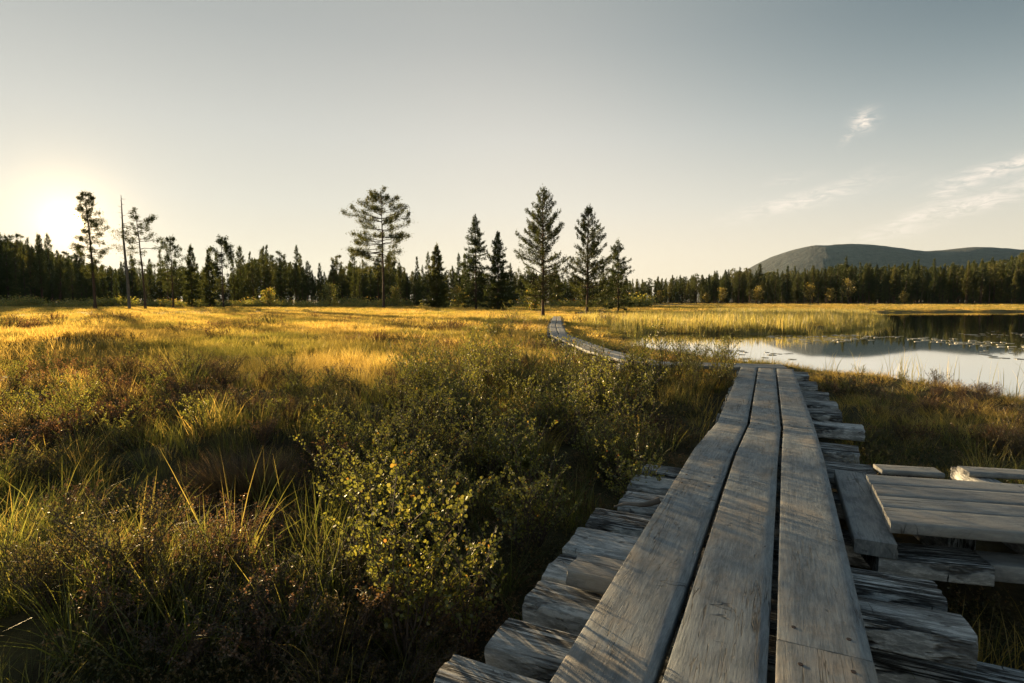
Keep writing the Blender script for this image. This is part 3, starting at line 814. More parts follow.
def conifer(name, seed, h, kind='spruce', base=.08, Rm=None, dens=16, spray=.24, w=.07, lean=0.0, whorl=.36, nb=6, gap=0.0, asym=0.0, link_it=True, bark=None):
    r = np.random.default_rng(seed)
    if Rm is None: Rm = h * .17
    z = np.linspace(0, h, 14)
    bend = np.cumsum(r.normal(0, .006 * h, 14)) * .4
    tx = lean * (z / h) ** 1.3 * h + bend * (z / h); ty = np.cumsum(r.normal(0, .004 * h, 14)) * (z / h)
    rt = .011 * h * (1 - z / h) ** .8 + .012
    rt[0] *= 1.35
    tb = MB(); tube(tb, np.stack([tx, ty, z - .15 * (z == 0)], 1), rt, 8)
    at_z = lambda q_: np.array([np.interp(q_, z, tx), np.interp(q_, z, ty), q_])
    cb = MB(); lb = MB()
    zc = base * h
    while zc < h * .985:
        t = (zc - base * h) / (h - base * h)
        if kind == 'spruce':
            prof = (1 - t) ** .85 * (.55 + .45 * min(1, t * 5)); up = -.28 + .9 * t ** 1.2
        elif kind == 'open':      # open-crowned young pine with ascending branches
            prof = (1 - t) ** .75 * (.6 + .4 * min(1, t * 4)); up = .12 + .75 * t
        else:                     # old pine
            prof = math.sin(math.pi * min(1, .18 + t * .80)) ** .7; up = -.10 + .55 * t ** 2
        for b_ in range(nb if kind != 'pine' else max(2, nb - 2)):
            if r.random() < gap: continue
            a = r.random() * math.tau
            L = Rm * prof * r.uniform(.45, 1.15) * (1 + asym * math.cos(a))
            if L < .12: L = .12 + .1 * r.random()
            st = at_z(zc + r.normal(0, whorl * .25))
            m_ = 7; s = np.linspace(0, 1, m_)
            upb = up + r.normal(0, .14 if kind == 'pine' else .10)
            pth = np.stack([st[0] + math.cos(a) * L * s, st[1] + math.sin(a) * L * s, st[2] + L * (upb * s + (.16 if kind != 'pine' else .12) * s ** 3 - .12 * s * (kind == 'spruce'))], 1)
            pth[1:, :2] += r.normal(0, .03 * L, (m_ - 1, 2)); pth[1:, 2] += r.normal(0, .02 * L, m_ - 1)
            tube(lb, pth, np.linspace(.010 + .013 * L, .004, m_), 4)
            if kind == 'pine':
                branch_foliage(cb, pth, L, dens * 1.1, spray, w, r, .75, .42, .36)
                tipn = int(dens * 2.2)
                e = pth[-1] + r.normal(0, 1, (tipn, 3)) * np.array([.13, .13, .07]) * (L ** .5) * 1.3
                cards(cb, e, r.normal(0, 1, (tipn, 3)) + [0, 0, .5], r.normal(0, 1, (tipn, 3)), spray * r.uniform(.6, 1.2, tipn), w, 4)
            else:
                branch_foliage(cb, pth, L, dens, spray, w, r, .35 if kind == 'spruce' else .5, .10 if kind == 'spruce' else .25, .38, .25 if kind == 'spruce' else 0)
        zc += whorl * (1 - .45 * t) * r.uniform(.75, 1.25) * (1.5 if kind == 'pine' else 1)
    n = 30
    e = at_z(h * .985) + r.normal(0, 1, (n, 3)) * [.05, .05, .18]
    cards(cb, e, r.normal(0, .4, (n, 3)) + [0, 0, 1], r.normal(0, 1, (n, 3)), spray, w, 4)
    root = empty(name, link_it=link_it)
    tmat = M[bark] if bark else (M['bark'] if kind == 'spruce' else M['pine_bark'])
    t_ = tb.build('trunk', tmat, root, smooth_=True, link_it=link_it)
    l_ = lb.build('branches', tmat, root, link_it=link_it)
    c_ = cb.build('crown', M['spruce' if kind == 'spruce' else 'pine'], root, link_it=link_it)
    return root

def place(px, Yd, base_z=None):
    x = at_depth(px, Yd); z = float(ground(np.array([x]), np.array([Yd]))[0]) if base_z is None else base_z
    return Vector((x, Yd, z))
def hgt_for(top_row, Yd, z0): return CAM_Z + (301.0 - top_row) / F_PX * Yd - z0

HERO = [
    # px, depth, top row, kind, base, radius, extra, name, label
    (384, 80, 195, 'pine', .33, 4.7, dict(dens=19, whorl=.40, nb=7, gap=.24, asym=-.10), 'pine_tree', 'tall lone pine with wide layered crown in the middle of the field edge'),
    (476, 76, 217, 'spruce', .08, 3.4, dict(dens=20, gap=.12, whorl=.42), 'spruce_tree', 'slim open conifer left of the pair, behind the first bright field'),
    (498, 72, 233, 'spruce', .04, 2.8, dict(dens=24, whorl=.34), 'spruce_tree', 'dense dark pointed spruce just right of the slim open conifer'),
    (543, 44, 192, 'open', .12, 3.0, dict(dens=26, gap=.12, whorl=.36, nb=7), 'pine_tree', 'tallest open-crowned conifer, standing at the far end of the boardwalk'),
    (587, 52, 209, 'open', .10, 2.75, dict(dens=34, gap=.16, whorl=.42, nb=7, asym=.1), 'pine_tree', 'ragged conifer right of the tallest one, past the boardwalk end'),
    (618, 62, 242, 'spruce', .10, 2.9, dict(dens=22, gap=.10, whorl=.38), 'spruce_tree', 'small pointed conifer standing alone at the right end of the row, by the marsh'),
    (437, 88, 246, 'spruce', .03, 2.7, dict(dens=24, whorl=.36), 'spruce_tree', 'dark spire-shaped spruce between the lone pine and the slim open conifer'),
    (96, 76, 194, 'pine', .30, 1.9, dict(dens=15, whorl=.34, nb=7, gap=.25, lean=-.03), 'pine_tree', 'tall crooked pine right beside the low sun'),
    (146, 76, 213, 'pine', .40, 2.4, dict(dens=16, whorl=.44, nb=6, gap=.28, lean=-.05, asym=.2), 'pine_tree', 'leaning pine with a dark crown next to the bare dead trunk'),
    (174, 84, 239, 'pine', .30, 1.8, dict(dens=13, whorl=.42, nb=6), 'pine_tree', 'slender pine with a small tufted top right of the leaning pine'),
    (224, 88, 239, 'pine', .50, 1.9, dict(dens=13, whorl=.42, nb=7), 'pine_tree', 'bare-stemmed pine with a flat umbrella top in the left woods'),
    (193, 90, 247, 'spruce', .05, 2.0, dict(dens=20, whorl=.40), 'spruce_tree', 'dark ragged spruce between the slender pine and the umbrella-topped pine'),
    (211, 96, 250, 'spruce', .05, 1.8, dict(dens=20, whorl=.40), 'spruce_tree', 'shorter dark spruce just left of the umbrella-topped pine'),
]
sdn = 903
for px, Yd, top, kind, bs, Rm, ex, nm, lab in HERO:
    sdn += 1
    p = place(px, Yd); h = hgt_for(top, Yd, p.z)
    sc_ = Yd / 80
    t_ = conifer(nm, sdn, h, kind, bs, Rm, spray=.26 * max(.6, sc_), w=.075 * max(.6, sc_), **ex)
    t_.location = p; tag(t_, lab, 'tree')

# the bare dead trunk
Yd = 76; p = place(130, Yd); h = hgt_for(197, Yd, p.z)
root = empty('dead_tree', p); tag(root, 'bare dead trunk with a few broken branches beside the leaning pine', 'tree')
mb = MB(); z = np.linspace(0, h, 16); xx = -.03 * z + np.sin(z * .5) * .06
tube(mb, np.stack([xx, 0 * z, z - .2 * (z == 0)], 1), .17 * (1 - z / h) ** .7 + .03, 8); mb.build('trunk', M['dead_wood'], root, smooth_=True)
mb = MB(); rr = np.random.default_rng(5)
for zz in np.linspace(h * .35, h * .97, 26):
    a = rr.random() * math.tau; L = rr.uniform(.3, 1.4) * (1.2 - zz / h * .6); s = np.linspace(0, 1, 5)
    x0 = np.interp(zz, z, xx)
    tube(mb, np.stack([x0 + math.cos(a) * L * s, math.sin(a) * L * s, zz + L * (rr.normal(0, .25) * s + .2 * s ** 2)], 1), np.linspace(.035, .008, 5), 4)
mb.build('branches', M['dead_wood'], root)
cb = MB()
for zz in (h * .5, h * .56, h * .62, h * .68):
    for _ in range(4):
        e = np.array([np.interp(zz, z, xx), 0, zz]) + rr.normal(0, 1, 3) * [.9, .9, .25] + rr.normal(0, 1, (40, 3)) * [.3, .3, .15]
        cards(cb, e, rr.normal(0, 1, (40, 3)), rr.normal(0, 1, (40, 3)), .24, .07, 4)
cb.build('crown', M['pine'], root)

# forest prototypes
protos = []
for k_ in range(5):
    protos.append(conifer('spruce_tree', 40 + k_, 14, 'spruce', .04 + .03 * k_, [2.2, 1.9, 2.6, 2.0, 2.3][k_], dens=12, spray=.34, w=.085, whorl=.5, nb=6, gap=.15, link_it=False))
pprotos = []
for k_ in range(4):
    pprotos.append(conifer('pine_tree', 60 + k_, 14, 'pine' if k_ < 2 else 'open', [.42, .5, .22, .3][k_], [2.3, 1.9, 2.0, 2.3][k_], dens=13, spray=.32, w=.08, whorl=.5, nb=7, gap=.2, link_it=False))

SIGHT = [(-999, 45, 'left of the low sun'), (45, 112, 'in line with the low sun'), (112, 160, 'in line with the bare dead trunk'), (160, 245, 'in line with the umbrella pine'), (245, 345, 'left of the lone pine'),
         (345, 425, 'in line with the lone pine'), (425, 510, 'in line with the pair of spruces'), (510, 565, 'in line with the tallest conifer'), (565, 640, 'in line with the ragged conifer'), (640, 755, 'left of the hill'),
         (755, 880, 'under the hump of the hill'), (880, 960, 'under the dip of the hill'), (960, 9999, 'by the right picture edge')]
def sight(px): return next(t for a, b, t in SIGHT if a <= px < b)
FOREST = []   # (x, y, kind, height, label, group)
fr = np.random.default_rng(21)
def top_row_left(px):
    # skyline of the left and middle woods in the photograph
    return np.interp(px, [-200, 0, 20, 45, 70, 85, 110, 130, 160, 185, 200, 215, 232, 245, 262, 275, 292, 308, 320, 335, 350, 365, 395, 412, 425, 440, 455, 470, 500, 520, 540, 565, 600, 640],
                     [234, 232, 236, 242, 250, 256, 260, 262, 262, 260, 262, 264, 271, 256, 250, 256, 254, 262, 273, 262, 256, 260, 258, 268, 262, 268, 262, 266, 270, 268, 266, 268, 274, 276])
LFL = 'conifer in the backlit wood behind the left field'
n_l = 0
for px in np.arange(-60, 625, 5.2):
    for row_ in range(2):
        p_ = px + fr.normal(0, 2.5)
        Yd = fr.uniform(128, 150) if row_ == 0 else fr.uniform(150, 205)
        if p_ > 400: Yd = fr.uniform(112, 130) if row_ == 0 else fr.uniform(130, 190)
        tr = top_row_left(p_) + abs(fr.normal(0, 7)) + (6 if row_ == 0 else 0)
        if fr.random() < .22: tr += 12
        if fr.random() < .24: tr -= 13
        if fr.random() < (.10 if row_ else .32): continue
        FOREST.append((at_depth(p_, Yd), Yd, 'spruce' if fr.random() < .58 else 'pine', max(3.5, hgt_for(tr, Yd, .1)), LFL, 'backlit wood behind the left field'))
def top_row_right(px):
    return np.interp(px, [600, 640, 660, 700, 740, 770, 800, 840, 880, 920, 960, 1000, 1024, 1100], [276, 278, 275, 272, 268, 269, 268, 262, 264, 263, 262, 257, 253, 250])
RFL = 'conifer in the dark wood across the lake'
for px in np.arange(615, 1080, 3.6):
    for row_ in range(2):
        p_ = px + fr.normal(0, 2)
        Yf = np.interp(p_, [600, 700, 1024], [250, 235, 200])
        Yd = Yf + (fr.uniform(0, 14) if row_ == 0 else fr.uniform(14, 50))
        tr = top_row_right(p_) + abs(fr.normal(0, 5)) + (4 if row_ == 0 else 0) - (5 if fr.random() < .12 else 0)
        if fr.random() < .12: continue
        FOREST.append((at_depth(p_, Yd), Yd, 'spruce' if fr.random() < .6 else 'pine', hgt_for(tr, Yd, .2), RFL, 'dark wood across the lake'))
cnt_ = {'spruce': 0, 'pine': 0}
for x, y, kd, h, lab, grp in FOREST:
    pr = protos if kd == 'spruce' else pprotos
    pr_ = pr[fr.integers(len(pr))]
    cnt_[kd] += 1
    s = h / 14
    z0 = float(ground(np.array([x]), np.array([y]))[0]) - .1
    o = copy_tree(pr_, (x, y, z0), fr.random() * math.tau, s=max(.55, s * fr.uniform(.9, 1.25)), sz=s, tilt=(fr.normal(0, .015), fr.normal(0, .015)))
    px_ = 512 + x / y * F_PX; deep = y > (150 if px_ < 400 else 130) if lab is LFL else y > np.interp(px_, [600, 700, 1024], [250, 235, 200]) + 14
    tag(o, ('spiky dark spruce ' if kd == 'spruce' else 'bushy-topped pine ') + ('deep in' if deep else 'fronting') + (' the left wood, ' if lab is LFL else ' the lakeside wood, ') + sight(px_), 'tree', grp)

# --------------------------------------------------- scatter through geometry nodes (only for what nobody could count)
def proto_coll(name, objs):
    c = bpy.data.collections.new(name)
    for o in objs: c.objects.link(o)
    return c
def gn_scatter(name, pts, scl, idx, coll, kind='stuff', label=None, cat=None, rots=None, nonuni=None):
    n = len(pts)
    me = bpy.data.meshes.new(name); me.vertices.add(n); me.vertices.foreach_set('co', np.asarray(pts, np.float32).ravel())
    rot = np.zeros((n, 3), np.float32); rot[:, 2] = rng.random(n) * math.tau
    if rots is not None: rot[:, :2] = rots
    a = me.attributes.new('rot', 'FLOAT_VECTOR', 'POINT'); a.data.foreach_set('vector', rot.ravel())
    s3 = np.stack([scl, scl, scl if nonuni is None else nonuni], 1).astype(np.float32)
    a = me.attributes.new('scl', 'FLOAT_VECTOR', 'POINT'); a.data.foreach_set('vector', s3.ravel())
    a = me.attributes.new('idx', 'INT', 'POINT'); a.data.foreach_set('value', np.asarray(idx, np.int32))
    o = bpy.data.objects.new(name, me); COL.objects.link(o)
    ng = bpy.data.node_groups.new(name + '_nodes', 'GeometryNodeTree')
    ng.interface.new_socket('Geometry', in_out='INPUT', socket_type='NodeSocketGeometry')
    ng.interface.new_socket('Geometry', in_out='OUTPUT', socket_type='NodeSocketGeometry')
    gi = ng.nodes.new('NodeGroupInput'); go = ng.nodes.new('NodeGroupOutput')
    m2p = ng.nodes.new('GeometryNodeMeshToPoints')
    ins = ng.nodes.new('GeometryNodeInstanceOnPoints'); ci = ng.nodes.new('GeometryNodeCollectionInfo')
    ci.inputs['Collection'].default_value = coll; ci.inputs['Separate Children'].default_value = True; ci.inputs['Reset Children'].default_value = True
    ins.inputs['Pick Instance'].default_value = True
    def attr(nm, ty):
        n_ = ng.nodes.new('GeometryNodeInputNamedAttribute'); n_.data_type = ty; n_.inputs[0].default_value = nm
        return n_.outputs[0]
    L = ng.links
    L.new(gi.outputs[0], m2p.inputs[0]); L.new(m2p.outputs[0], ins.inputs['Points']); L.new(ci.outputs[0], ins.inputs['Instance'])
    L.new(attr('idx', 'INT'), ins.inputs['Instance Index']); L.new(attr('scl', 'FLOAT_VECTOR'), ins.inputs['Scale'])
    e2r = ng.nodes.new('FunctionNodeEulerToRotation'); L.new(attr('rot', 'FLOAT_VECTOR'), e2r.inputs[0]); L.new(e2r.outputs[0], ins.inputs['Rotation'])
    L.new(ins.outputs[0], go.inputs[0])
    md = o.modifiers.new('scatter', 'NODES'); md.node_group = ng
    tag(o, label, cat, None, kind)
    return o

def joined_tree_mesh(root, name):
    me = bpy.data.meshes.new(name)
    import bmesh
    bm = bmesh.new(); mats = []
    for ch in root.children:
        b0 = len(bm.faces); bm.from_mesh(ch.data); bm.faces.ensure_lookup_table()
        mi = len(mats); mats.append(ch.data.materials[0])
        for f in bm.faces[b0:]: f.material_index = mi
    bm.to_mesh(me); bm.free()
    for m_ in mats: me.materials.append(m_)
    return bpy.data.objects.new(name, me)
tree_coll = proto_coll('far_tree_forms', [joined_tree_mesh(p_, 'form_%d' % k_) for k_, p_ in enumerate(protos + pprotos)])
fx, fy, fs = [], [], []
for _ in range(1500):
    p_ = fr.uniform(-120, 1150)
    if p_ < 600: Yd = fr.uniform(205, 380); tr = top_row_left(p_) + 6 + abs(fr.normal(0, 8))
    else: Yd = np.interp(p_, [600, 700, 1024], [250, 235, 200]) + 50 + fr.uniform(0, 160); tr = top_row_right(p_) + 3 + abs(fr.normal(0, 5))
    fx.append(at_depth(p_, Yd)); fy.append(Yd); fs.append(hgt_for(tr, Yd, .3) / 14)
fx, fy, fs = map(np.array, (fx, fy, fs))
gn_scatter('far_forest', np.stack([fx, fy, ground(fx, fy) - .1], 1), fs * fr.uniform(.9, 1.2, len(fs)), fr.integers(0, 9, len(fs)), tree_coll,
           label='far-off conifer wood filling the horizon behind the nearer trees', cat='forest', nonuni=fs)

# small pale birches and bushes at the edge of the woods
def small_tree(name, seed, h, Rm, mat, label, loc, group=None, leaf=.16, n=900, base=.15):
    r = np.random.default_rng(seed)
    root = empty(name, loc); tag(root, label, 'tree', group)
    tb = MB(); cb = MB()
    z = np.linspace(0, h * .95, 8); tube(tb, np.stack([np.sin(z) * .03 * h, z * 0, z], 1), np.linspace(.018 * h, .004 * h, 8), 6)
    for k_ in range(26):
        zz = h * r.uniform(base, .9); t = zz / h; a = r.random() * math.tau
        L = Rm * math.sin(math.pi * min(1, .25 + t * .72)) * r.uniform(.5, 1.1); s = np.linspace(0, 1, 5)
        pth = np.stack([math.cos(a) * L * s, math.sin(a) * L * s, zz + L * .8 * s], 1)
        tube(tb, pth, np.linspace(.006 * h, .002 * h, 5), 4)
        m_ = n // 26
        c_ = pth[r.integers(1, 5, m_)] + r.normal(0, .16 * Rm, (m_, 3))
        cards(cb, c_, r.normal(0, 1, (m_, 3)), r.normal(0, 1, (m_, 3)), leaf * r.uniform(.6, 1.2, m_), leaf * .8, 4)
    tb.build('trunk', M['bark'], root); cb.build('crown', M[mat], root)
    return root
SB = [(722, 288, 'yellowish little birch at the wood edge left of the other small birches, across the marsh'), (757, 286, 'rounder yellowish birch with forked crown at the wood edge across the marsh'),
      (809, 284, 'slim yellowish birch at the foot of the hill, wood edge across the marsh'), (706, 292, 'tiny pale birch leftmost of those along the marsh'), (847, 276, 'pale birch taller than the others in front of the dark wood'),
      (830, 288, 'low shrubby birch between the slim and the taller pale birch'), (903, 291, 'very low pale bush at the waterside wood edge'), (660, 291, 'small olive birch near the lone pointed conifer')]
for k_, (px, top, lab) in enumerate(SB):
    Yd = np.interp(px, [640, 1024], [225, 185]); p = place(px, Yd); h = hgt_for(top, Yd, p.z)
    small_tree('birch_tree', 300 + k_, h, h * .30, 'yellow_birch', lab, p, 'small birches along the far wood edge', leaf=.45, n=520)
for k_, (px, Yd, top, Rf, lab) in enumerate([(533, 62, 290, .45, 'bushy young birch at the foot of the tallest conifer'), (458, 92, 288, .5, 'light green birch between the dark spire-shaped spruce and the slim conifer'),
                                             (270, 100, 289, .4, 'yellow-green sapling at the dark wood edge left of the lone pine'), (163, 88, 305, .6, 'tiny yellow sapling catching light at the left wood edge'),
                                             (330, 102, 285, .5, 'olive round-topped sapling left of the lone pine'), (396, 104, 287, .4, 'pale sapling right behind the lone pine trunk')]):
    p = place(px, Yd); h = hgt_for(top, Yd, p.z)
    small_tree('birch_tree', 340 + k_, h, h * Rf, 'yellow_birch' if k_ in (1, 3) else 'birch_leaf', lab, p, None, leaf=.22, n=1100, base=.05)
# bushes along the wood edge
bfr = np.random.default_rng(77)
bush_mb = MB(); m_ = 700
c_ = bfr.normal(0, 1, (m_, 3)) * [.75, .75, .4] + [0, 0, .55]; c_[:, 2] = np.abs(c_[:, 2])
cards(bush_mb, c_, bfr.normal(0, 1, (m_, 3)), bfr.normal(0, 1, (m_, 3)), .26, .13, 4)
bush0 = None
for k_ in range(110):
    px = bfr.uniform(-30, 640); Yd = bfr.uniform(98, 122) if px < 420 else bfr.uniform(92, 112)
    if bush0 is None: bush0 = o = bush_mb.build('edge_bush', M['birch_leaf']); 
    else: o = bush0.copy(); COL.objects.link(o)
    p = place(px, Yd); s = bfr.uniform(.6, 1.5)
    o.location = p; o.scale = (s * 1.3, s, s * bfr.uniform(.7, 1.1)); o.rotation_euler = (0, 0, bfr.random() * 6)
    tag(o, 'low bush at the foot of the woods, ' + sight(px), 'bush', 'low bushes at the foot of the woods')

# ------------------------------------------------------------------ ground plants
def tuft(name, mat, n, rad, h, w, lean=.25, droop=.35, segs=3, seed=0, upright=.0):
    r = np.random.default_rng(seed); mb = MB()
    a = r.random(n) * math.tau; q_ = np.sqrt(r.random(n)) * rad
    B = np.stack([np.cos(a) * q_, np.sin(a) * q_, np.full(n, -.03)], 1)
    az_ = a + r.normal(0, .9, n)
    global rng
    keep = rng; rng = r
    blades(mb, B, h * r.uniform(.45, 1.1, n), lean * r.random(n) * (1 - upright), az_, w * r.uniform(.6, 1.2, n), droop * r.random(n) ** 1.5, segs)
    rng = keep
    return mb
def mk(name, mb, mat): return mb.build(name, M[mat], None, link_it=False)

gold = [mk('a%d_gold' % k_, tuft('t', 0, 46, .11, .30, .0042, .45, .5, 3, 10 + k_), 'straw') for k_ in range(4)]
gold_far = [mk('b%d_goldfar' % k_, tuft('t', 0, 60, .34, .33, .016, .45, .45, 2, 20 + k_), 'straw') for k_ in range(4)]
green = [mk('c%d_green' % k_, tuft('t', 0, 40, .09, .30, .0045, .5, .7, 4, 30 + k_), 'green_grass') for k_ in range(4)]
reedp = [mk('d%d_reed' % k_, tuft('t', 0, 34, .38, .85, .016, .12, .12, 3, 50 + k_), 'reed') for k_ in range(4)]

def heath_clump(seed, mat, n=520, rad=.17, h=.2, leaf=.011):
    r = np.random.default_rng(seed); mb = MB()
    ns = 22
    for _ in range(ns):
        a = r.random() * math.tau; q_ = rad * r.random() ** .6; hh = h * r.uniform(.55, 1.1) * (1.1 - .5 * q_ / rad)
        s = np.linspace(0, 1, 4)
        pth = np.stack([math.cos(a) * q_ * (.3 + .7 * s), math.sin(a) * q_ * (.3 + .7 * s), hh * s - .02], 1); pth[1:] += r.normal(0, .012, (3, 3))
        tube(mb, pth, np.linspace(.0018, .0007, 4), 3, .1)
        m_ = n // ns; t = r.uniform(.25, 1, m_); idx = t * 3; i0 = np.minimum(idx.astype(int), 2); f_ = (idx - i0)[:, None]
        c_ = pth[i0] * (1 - f_) + pth[i0 + 1] * f_
        d = r.normal(0, 1, (m_, 3)); d[:, 2] = np.abs(d[:, 2]) * .8 + .2
        cards(mb, c_, d, r.normal(0, 1, (m_, 3)) + [0, 0, .5], leaf * r.uniform(.7, 1.5, m_), leaf * .62, 4, np.clip(t * .6 + r.random(m_) * .5, 0, 1))
    return mb
heath = [mk('e%d_heath' % k_, heath_clump(70 + k_, 0), 'heath_leaf') for k_ in range(5)]
heath_coll = proto_coll('heath_forms', heath)
gold_coll = proto_coll('gold_forms', gold); goldf_coll = proto_coll('goldfar_forms', gold_far)
green_coll = proto_coll('green_forms', green); reed_coll = proto_coll('reed_forms', reedp)

def ring_points(r0, r1, per_m2, seed, half=R(52), back=False):
    r = np.random.default_rng(seed)
    area = half * (r1 ** 2 - r0 ** 2); n = int(area * per_m2)
    rad = np.sqrt(r.uniform(r0 ** 2, r1 ** 2, n)); a = r.uniform(-half, half, n)
    return rad * np.sin(a), rad * np.cos(a) - .3
def clear(x, y, m=.42, shore=0.0):
    dn = seg_dist(x, y, NEAR_LINE); df = seg_dist(x, y, FAR_LINE[1:]); df0 = seg_dist(x, y, FAR_LINE[:2])
    k = (dn > m) & (df > m * .75) & (df0 > .32) & (lake_d(x, y) < shore)
    # platform footprint
    pc = P(890, 523, .3); vx = (x - pc.x) * pd.x + (y - pc.y) * pd.y; vy = (x - pc.x) * pn.x + (y - pc.y) * pn.y
    k &= ~((vx > -.15) & (vx < 2.7) & (vy > -.12) & (vy < .85))
    return k
# how heathy a place is (0 grass .. 1 heath)
def heathy(x, y):
    h_ = fbm(x / 2.4 + 9, y / 2.4 + 4, 3)
    d = np.hypot(x, y)
    bias = np.interp(d, [0, 5, 8, 12, 20, 60], [.20, .12, .02, -.10, -.16, -.22])
    return h_ + bias - np.where((x > 2.6) & (y < 16), .13, 0)
def on_ground(x, y, dz=0.0): return np.stack([x, y, ground(x, y) + dz], 1)
def cut(k, *a): return [q_[k] for q_ in a]

# heath
xs, ys, sc = [], [], []
for r0, r1, dn, s in ((1.0, 4, 75, .85), (4, 9, 30, 1.1), (9, 20, 6, 2.0), (20, 45, .9, 3.2)):
    x, y = ring_points(r0, r1, dn, int(r0 * 10) + 1)
    k = clear(x, y, .62 if r0 < 9 else .6, -.15) & (heathy(x, y) > .50)
    x, y = x[k], y[k]; xs.append(x); ys.append(y); sc.append(s * rng.uniform(.65, 1.25, len(x)))
x, y, s = map(np.concatenate, (xs, ys, sc))
gn_scatter('heath_cover', on_ground(x, y, -.02), s, rng.integers(0, 5, len(x)), heath_coll, label='low brown and dark green heath growing over the hummocks', cat='heath', nonuni=s * rng.uniform(.6, 1.1, len(s)) * np.interp(-lake_d(x, y), [0, 2.5], [.4, 1]))
# near grass
xs, ys, sc = [], [], []
for r0, r1, dn, s in ((1.0, 4, 62, .85), (4, 9, 34, .95), (9, 16, 18, 1.1)):
    x, y = ring_points(r0, r1, dn, int(r0 * 10) + 2)
    k = clear(x, y, .55, .05)
    hh = heathy(x, y); k &= (rng.random(len(x)) < np.interp(hh, [.42, .62], [1, .22]))
    x, y = x[k], y[k]; xs.append(x); ys.append(y); sc.append(s * rng.uniform(.6, 1.3, len(x)))
x, y, s = map(np.concatenate, (xs, ys, sc))
g_or_y = rng.random(len(x)) < np.interp(np.hypot(x, y), [2, 6, 9, 14], [.06, .35, .85, .97])
gi_ = ~g_or_y; sh = s * np.interp(-lake_d(x, y), [0, 2.2, 5], [.28, .5, 1])
gn_scatter('green_sedge', on_ground(x[gi_], y[gi_]), s[gi_], rng.integers(0, 4, gi_.sum()), green_coll, nonuni=sh[gi_], label='green sedge blades growing between the bushes near the boardwalk', cat='grass')
gn_scatter('golden_sedge', on_ground(x[g_or_y], y[g_or_y]), s[g_or_y], rng.integers(0, 4, g_or_y.sum()), gold_coll, nonuni=sh[g_or_y], label='golden sedge glowing in the low sun in the nearer field', cat='grass')
# far field
xs, ys, sc = [], [], []
for r0, r1, dn, s in ((14, 30, 8, .95), (30, 60, 2.6, 1.25), (60, 150, .75, 1.7), (150, 320, .10, 2.4)):
    x, y = ring_points(r0, r1, dn, int(r0 * 10) + 3)
    k = clear(x, y, .62, -.1)
    if r0 > 100: k &= (x > 60)
    hh = heathy(x, y); k &= (rng.random(len(x)) < np.interp(hh, [.42, .62], [1, .5]))
    x, y = x[k], y[k]; xs.append(x); ys.append(y); sc.append(s * rng.uniform(.65, 1.25, len(x)))
x, y, s = map(np.concatenate, (xs, ys, sc))
low = np.interp(np.hypot(x, y), [14, 60, 150], [.95, .62, .5]) * np.interp(-lake_d(x, y), [0, 5], [.35, 1])
gn_scatter('field_sedge', on_ground(x, y), s, rng.integers(0, 4, len(x)), goldf_coll, label='wide field of golden sedge stretching to the woods', cat='grass', nonuni=s * low)
# reeds on the promontory and along the shores
rx, ry = ring_points(20, 70, 3.2, 55); d = lake_d(rx, ry)
edge = (d > -14) & (d < .35) & (rx > 4.2) & (ry > 21.5)
rx, ry = rx[edge], ry[edge]
rx2, ry2 = ring_points(12, 40, .5, 56); d2 = lake_d(rx2, ry2); e2 = (d2 > 0) & (d2 < 1.6) & (ry2 > 23) & (rng.random(len(rx2)) < .5)
rx = np.concatenate([rx, rx2[e2]]); ry = np.concatenate([ry, ry2[e2]])
s = rng.uniform(.6, 1.15, len(rx))
gn_scatter('reeds', np.stack([rx, ry, np.maximum(ground(rx, ry), WZ) - .02], 1), s, rng.integers(0, 4, len(rx)), reed_coll, label='tall yellow-green reeds standing along the far side of the water', cat='reeds', nonuni=s * np.where(lake_d(rx, ry) > 0, .62, .8))
# sparse stalks in the near water
mb = MB(); x, y = ring_points(7, 14, 70, 58, half=R(50)); d = lake_d(x, y)
clp = fbm(x / .5, y / .5, 2)
k = (d > -.35) & (d < 1.5) & (clp > .52 + np.clip(d, 0, 2) * .06) & (x > 4.3); x, y = x[k], y[k]; n = len(x)
blades(mb, np.stack([x, y, np.full(n, WZ - .02)], 1), rng.uniform(.22, .62, n), rng.random(n) * .2, rng.random(n) * math.tau, rng.uniform(.005, .009, n), rng.random(n) * .35, 3)
tag(mb.build('shore_reeds', M['reed']), 'thin golden reed stalks standing in the near edge of the lake', 'reeds', None, 'stuff')

# lily pads
mb = MB(); th = np.linspace(R(12), R(348), 14)
mb.add([(0, 0, 0)] + [(math.cos(a), math.sin(a), .0) for a in th] + [(0, 0, -.04)] + [(math.cos(a), math.sin(a), -.04) for a in th],
       [list(range(0, 15))]); 
mb.f[0] = mb.f[0]
mb.add([(math.cos(a), math.sin(a), 0) for a in th] + [(math.cos(a), math.sin(a), -.04) for a in th], [[i_, i_ + 14, i_ + 15, i_ + 1] for i_ in range(13)])
lp0 = None; lr = np.random.default_rng(91); n_lp = 0
while n_lp < 290:
    px = lr.uniform(720, 1040); row = lr.triangular(331, 338, 362)
    p = P(px, row, WZ)
    if float(lake_d(np.array([p.x]), np.array([p.y]))[0]) < .4: continue
    if float(fbm(np.array([p.x / 2.2]), np.array([p.y / 3.0]), 3)[0]) < .52: continue
    if lp0 is None: lp0 = o = mb.build('lily_pad', M['lily'])
    else: o = lp0.copy(); COL.objects.link(o)
    s = lr.uniform(.045, .12)
    o.location = (p.x, p.y, WZ + .008); o.scale = (s, s, .08 if False else s); o.rotation_euler = (0, 0, lr.random() * 6.28)
    tag(o, 'small floating lily pad on the lake', 'lily pad', 'lily pads scattered on the lake'); n_lp += 1

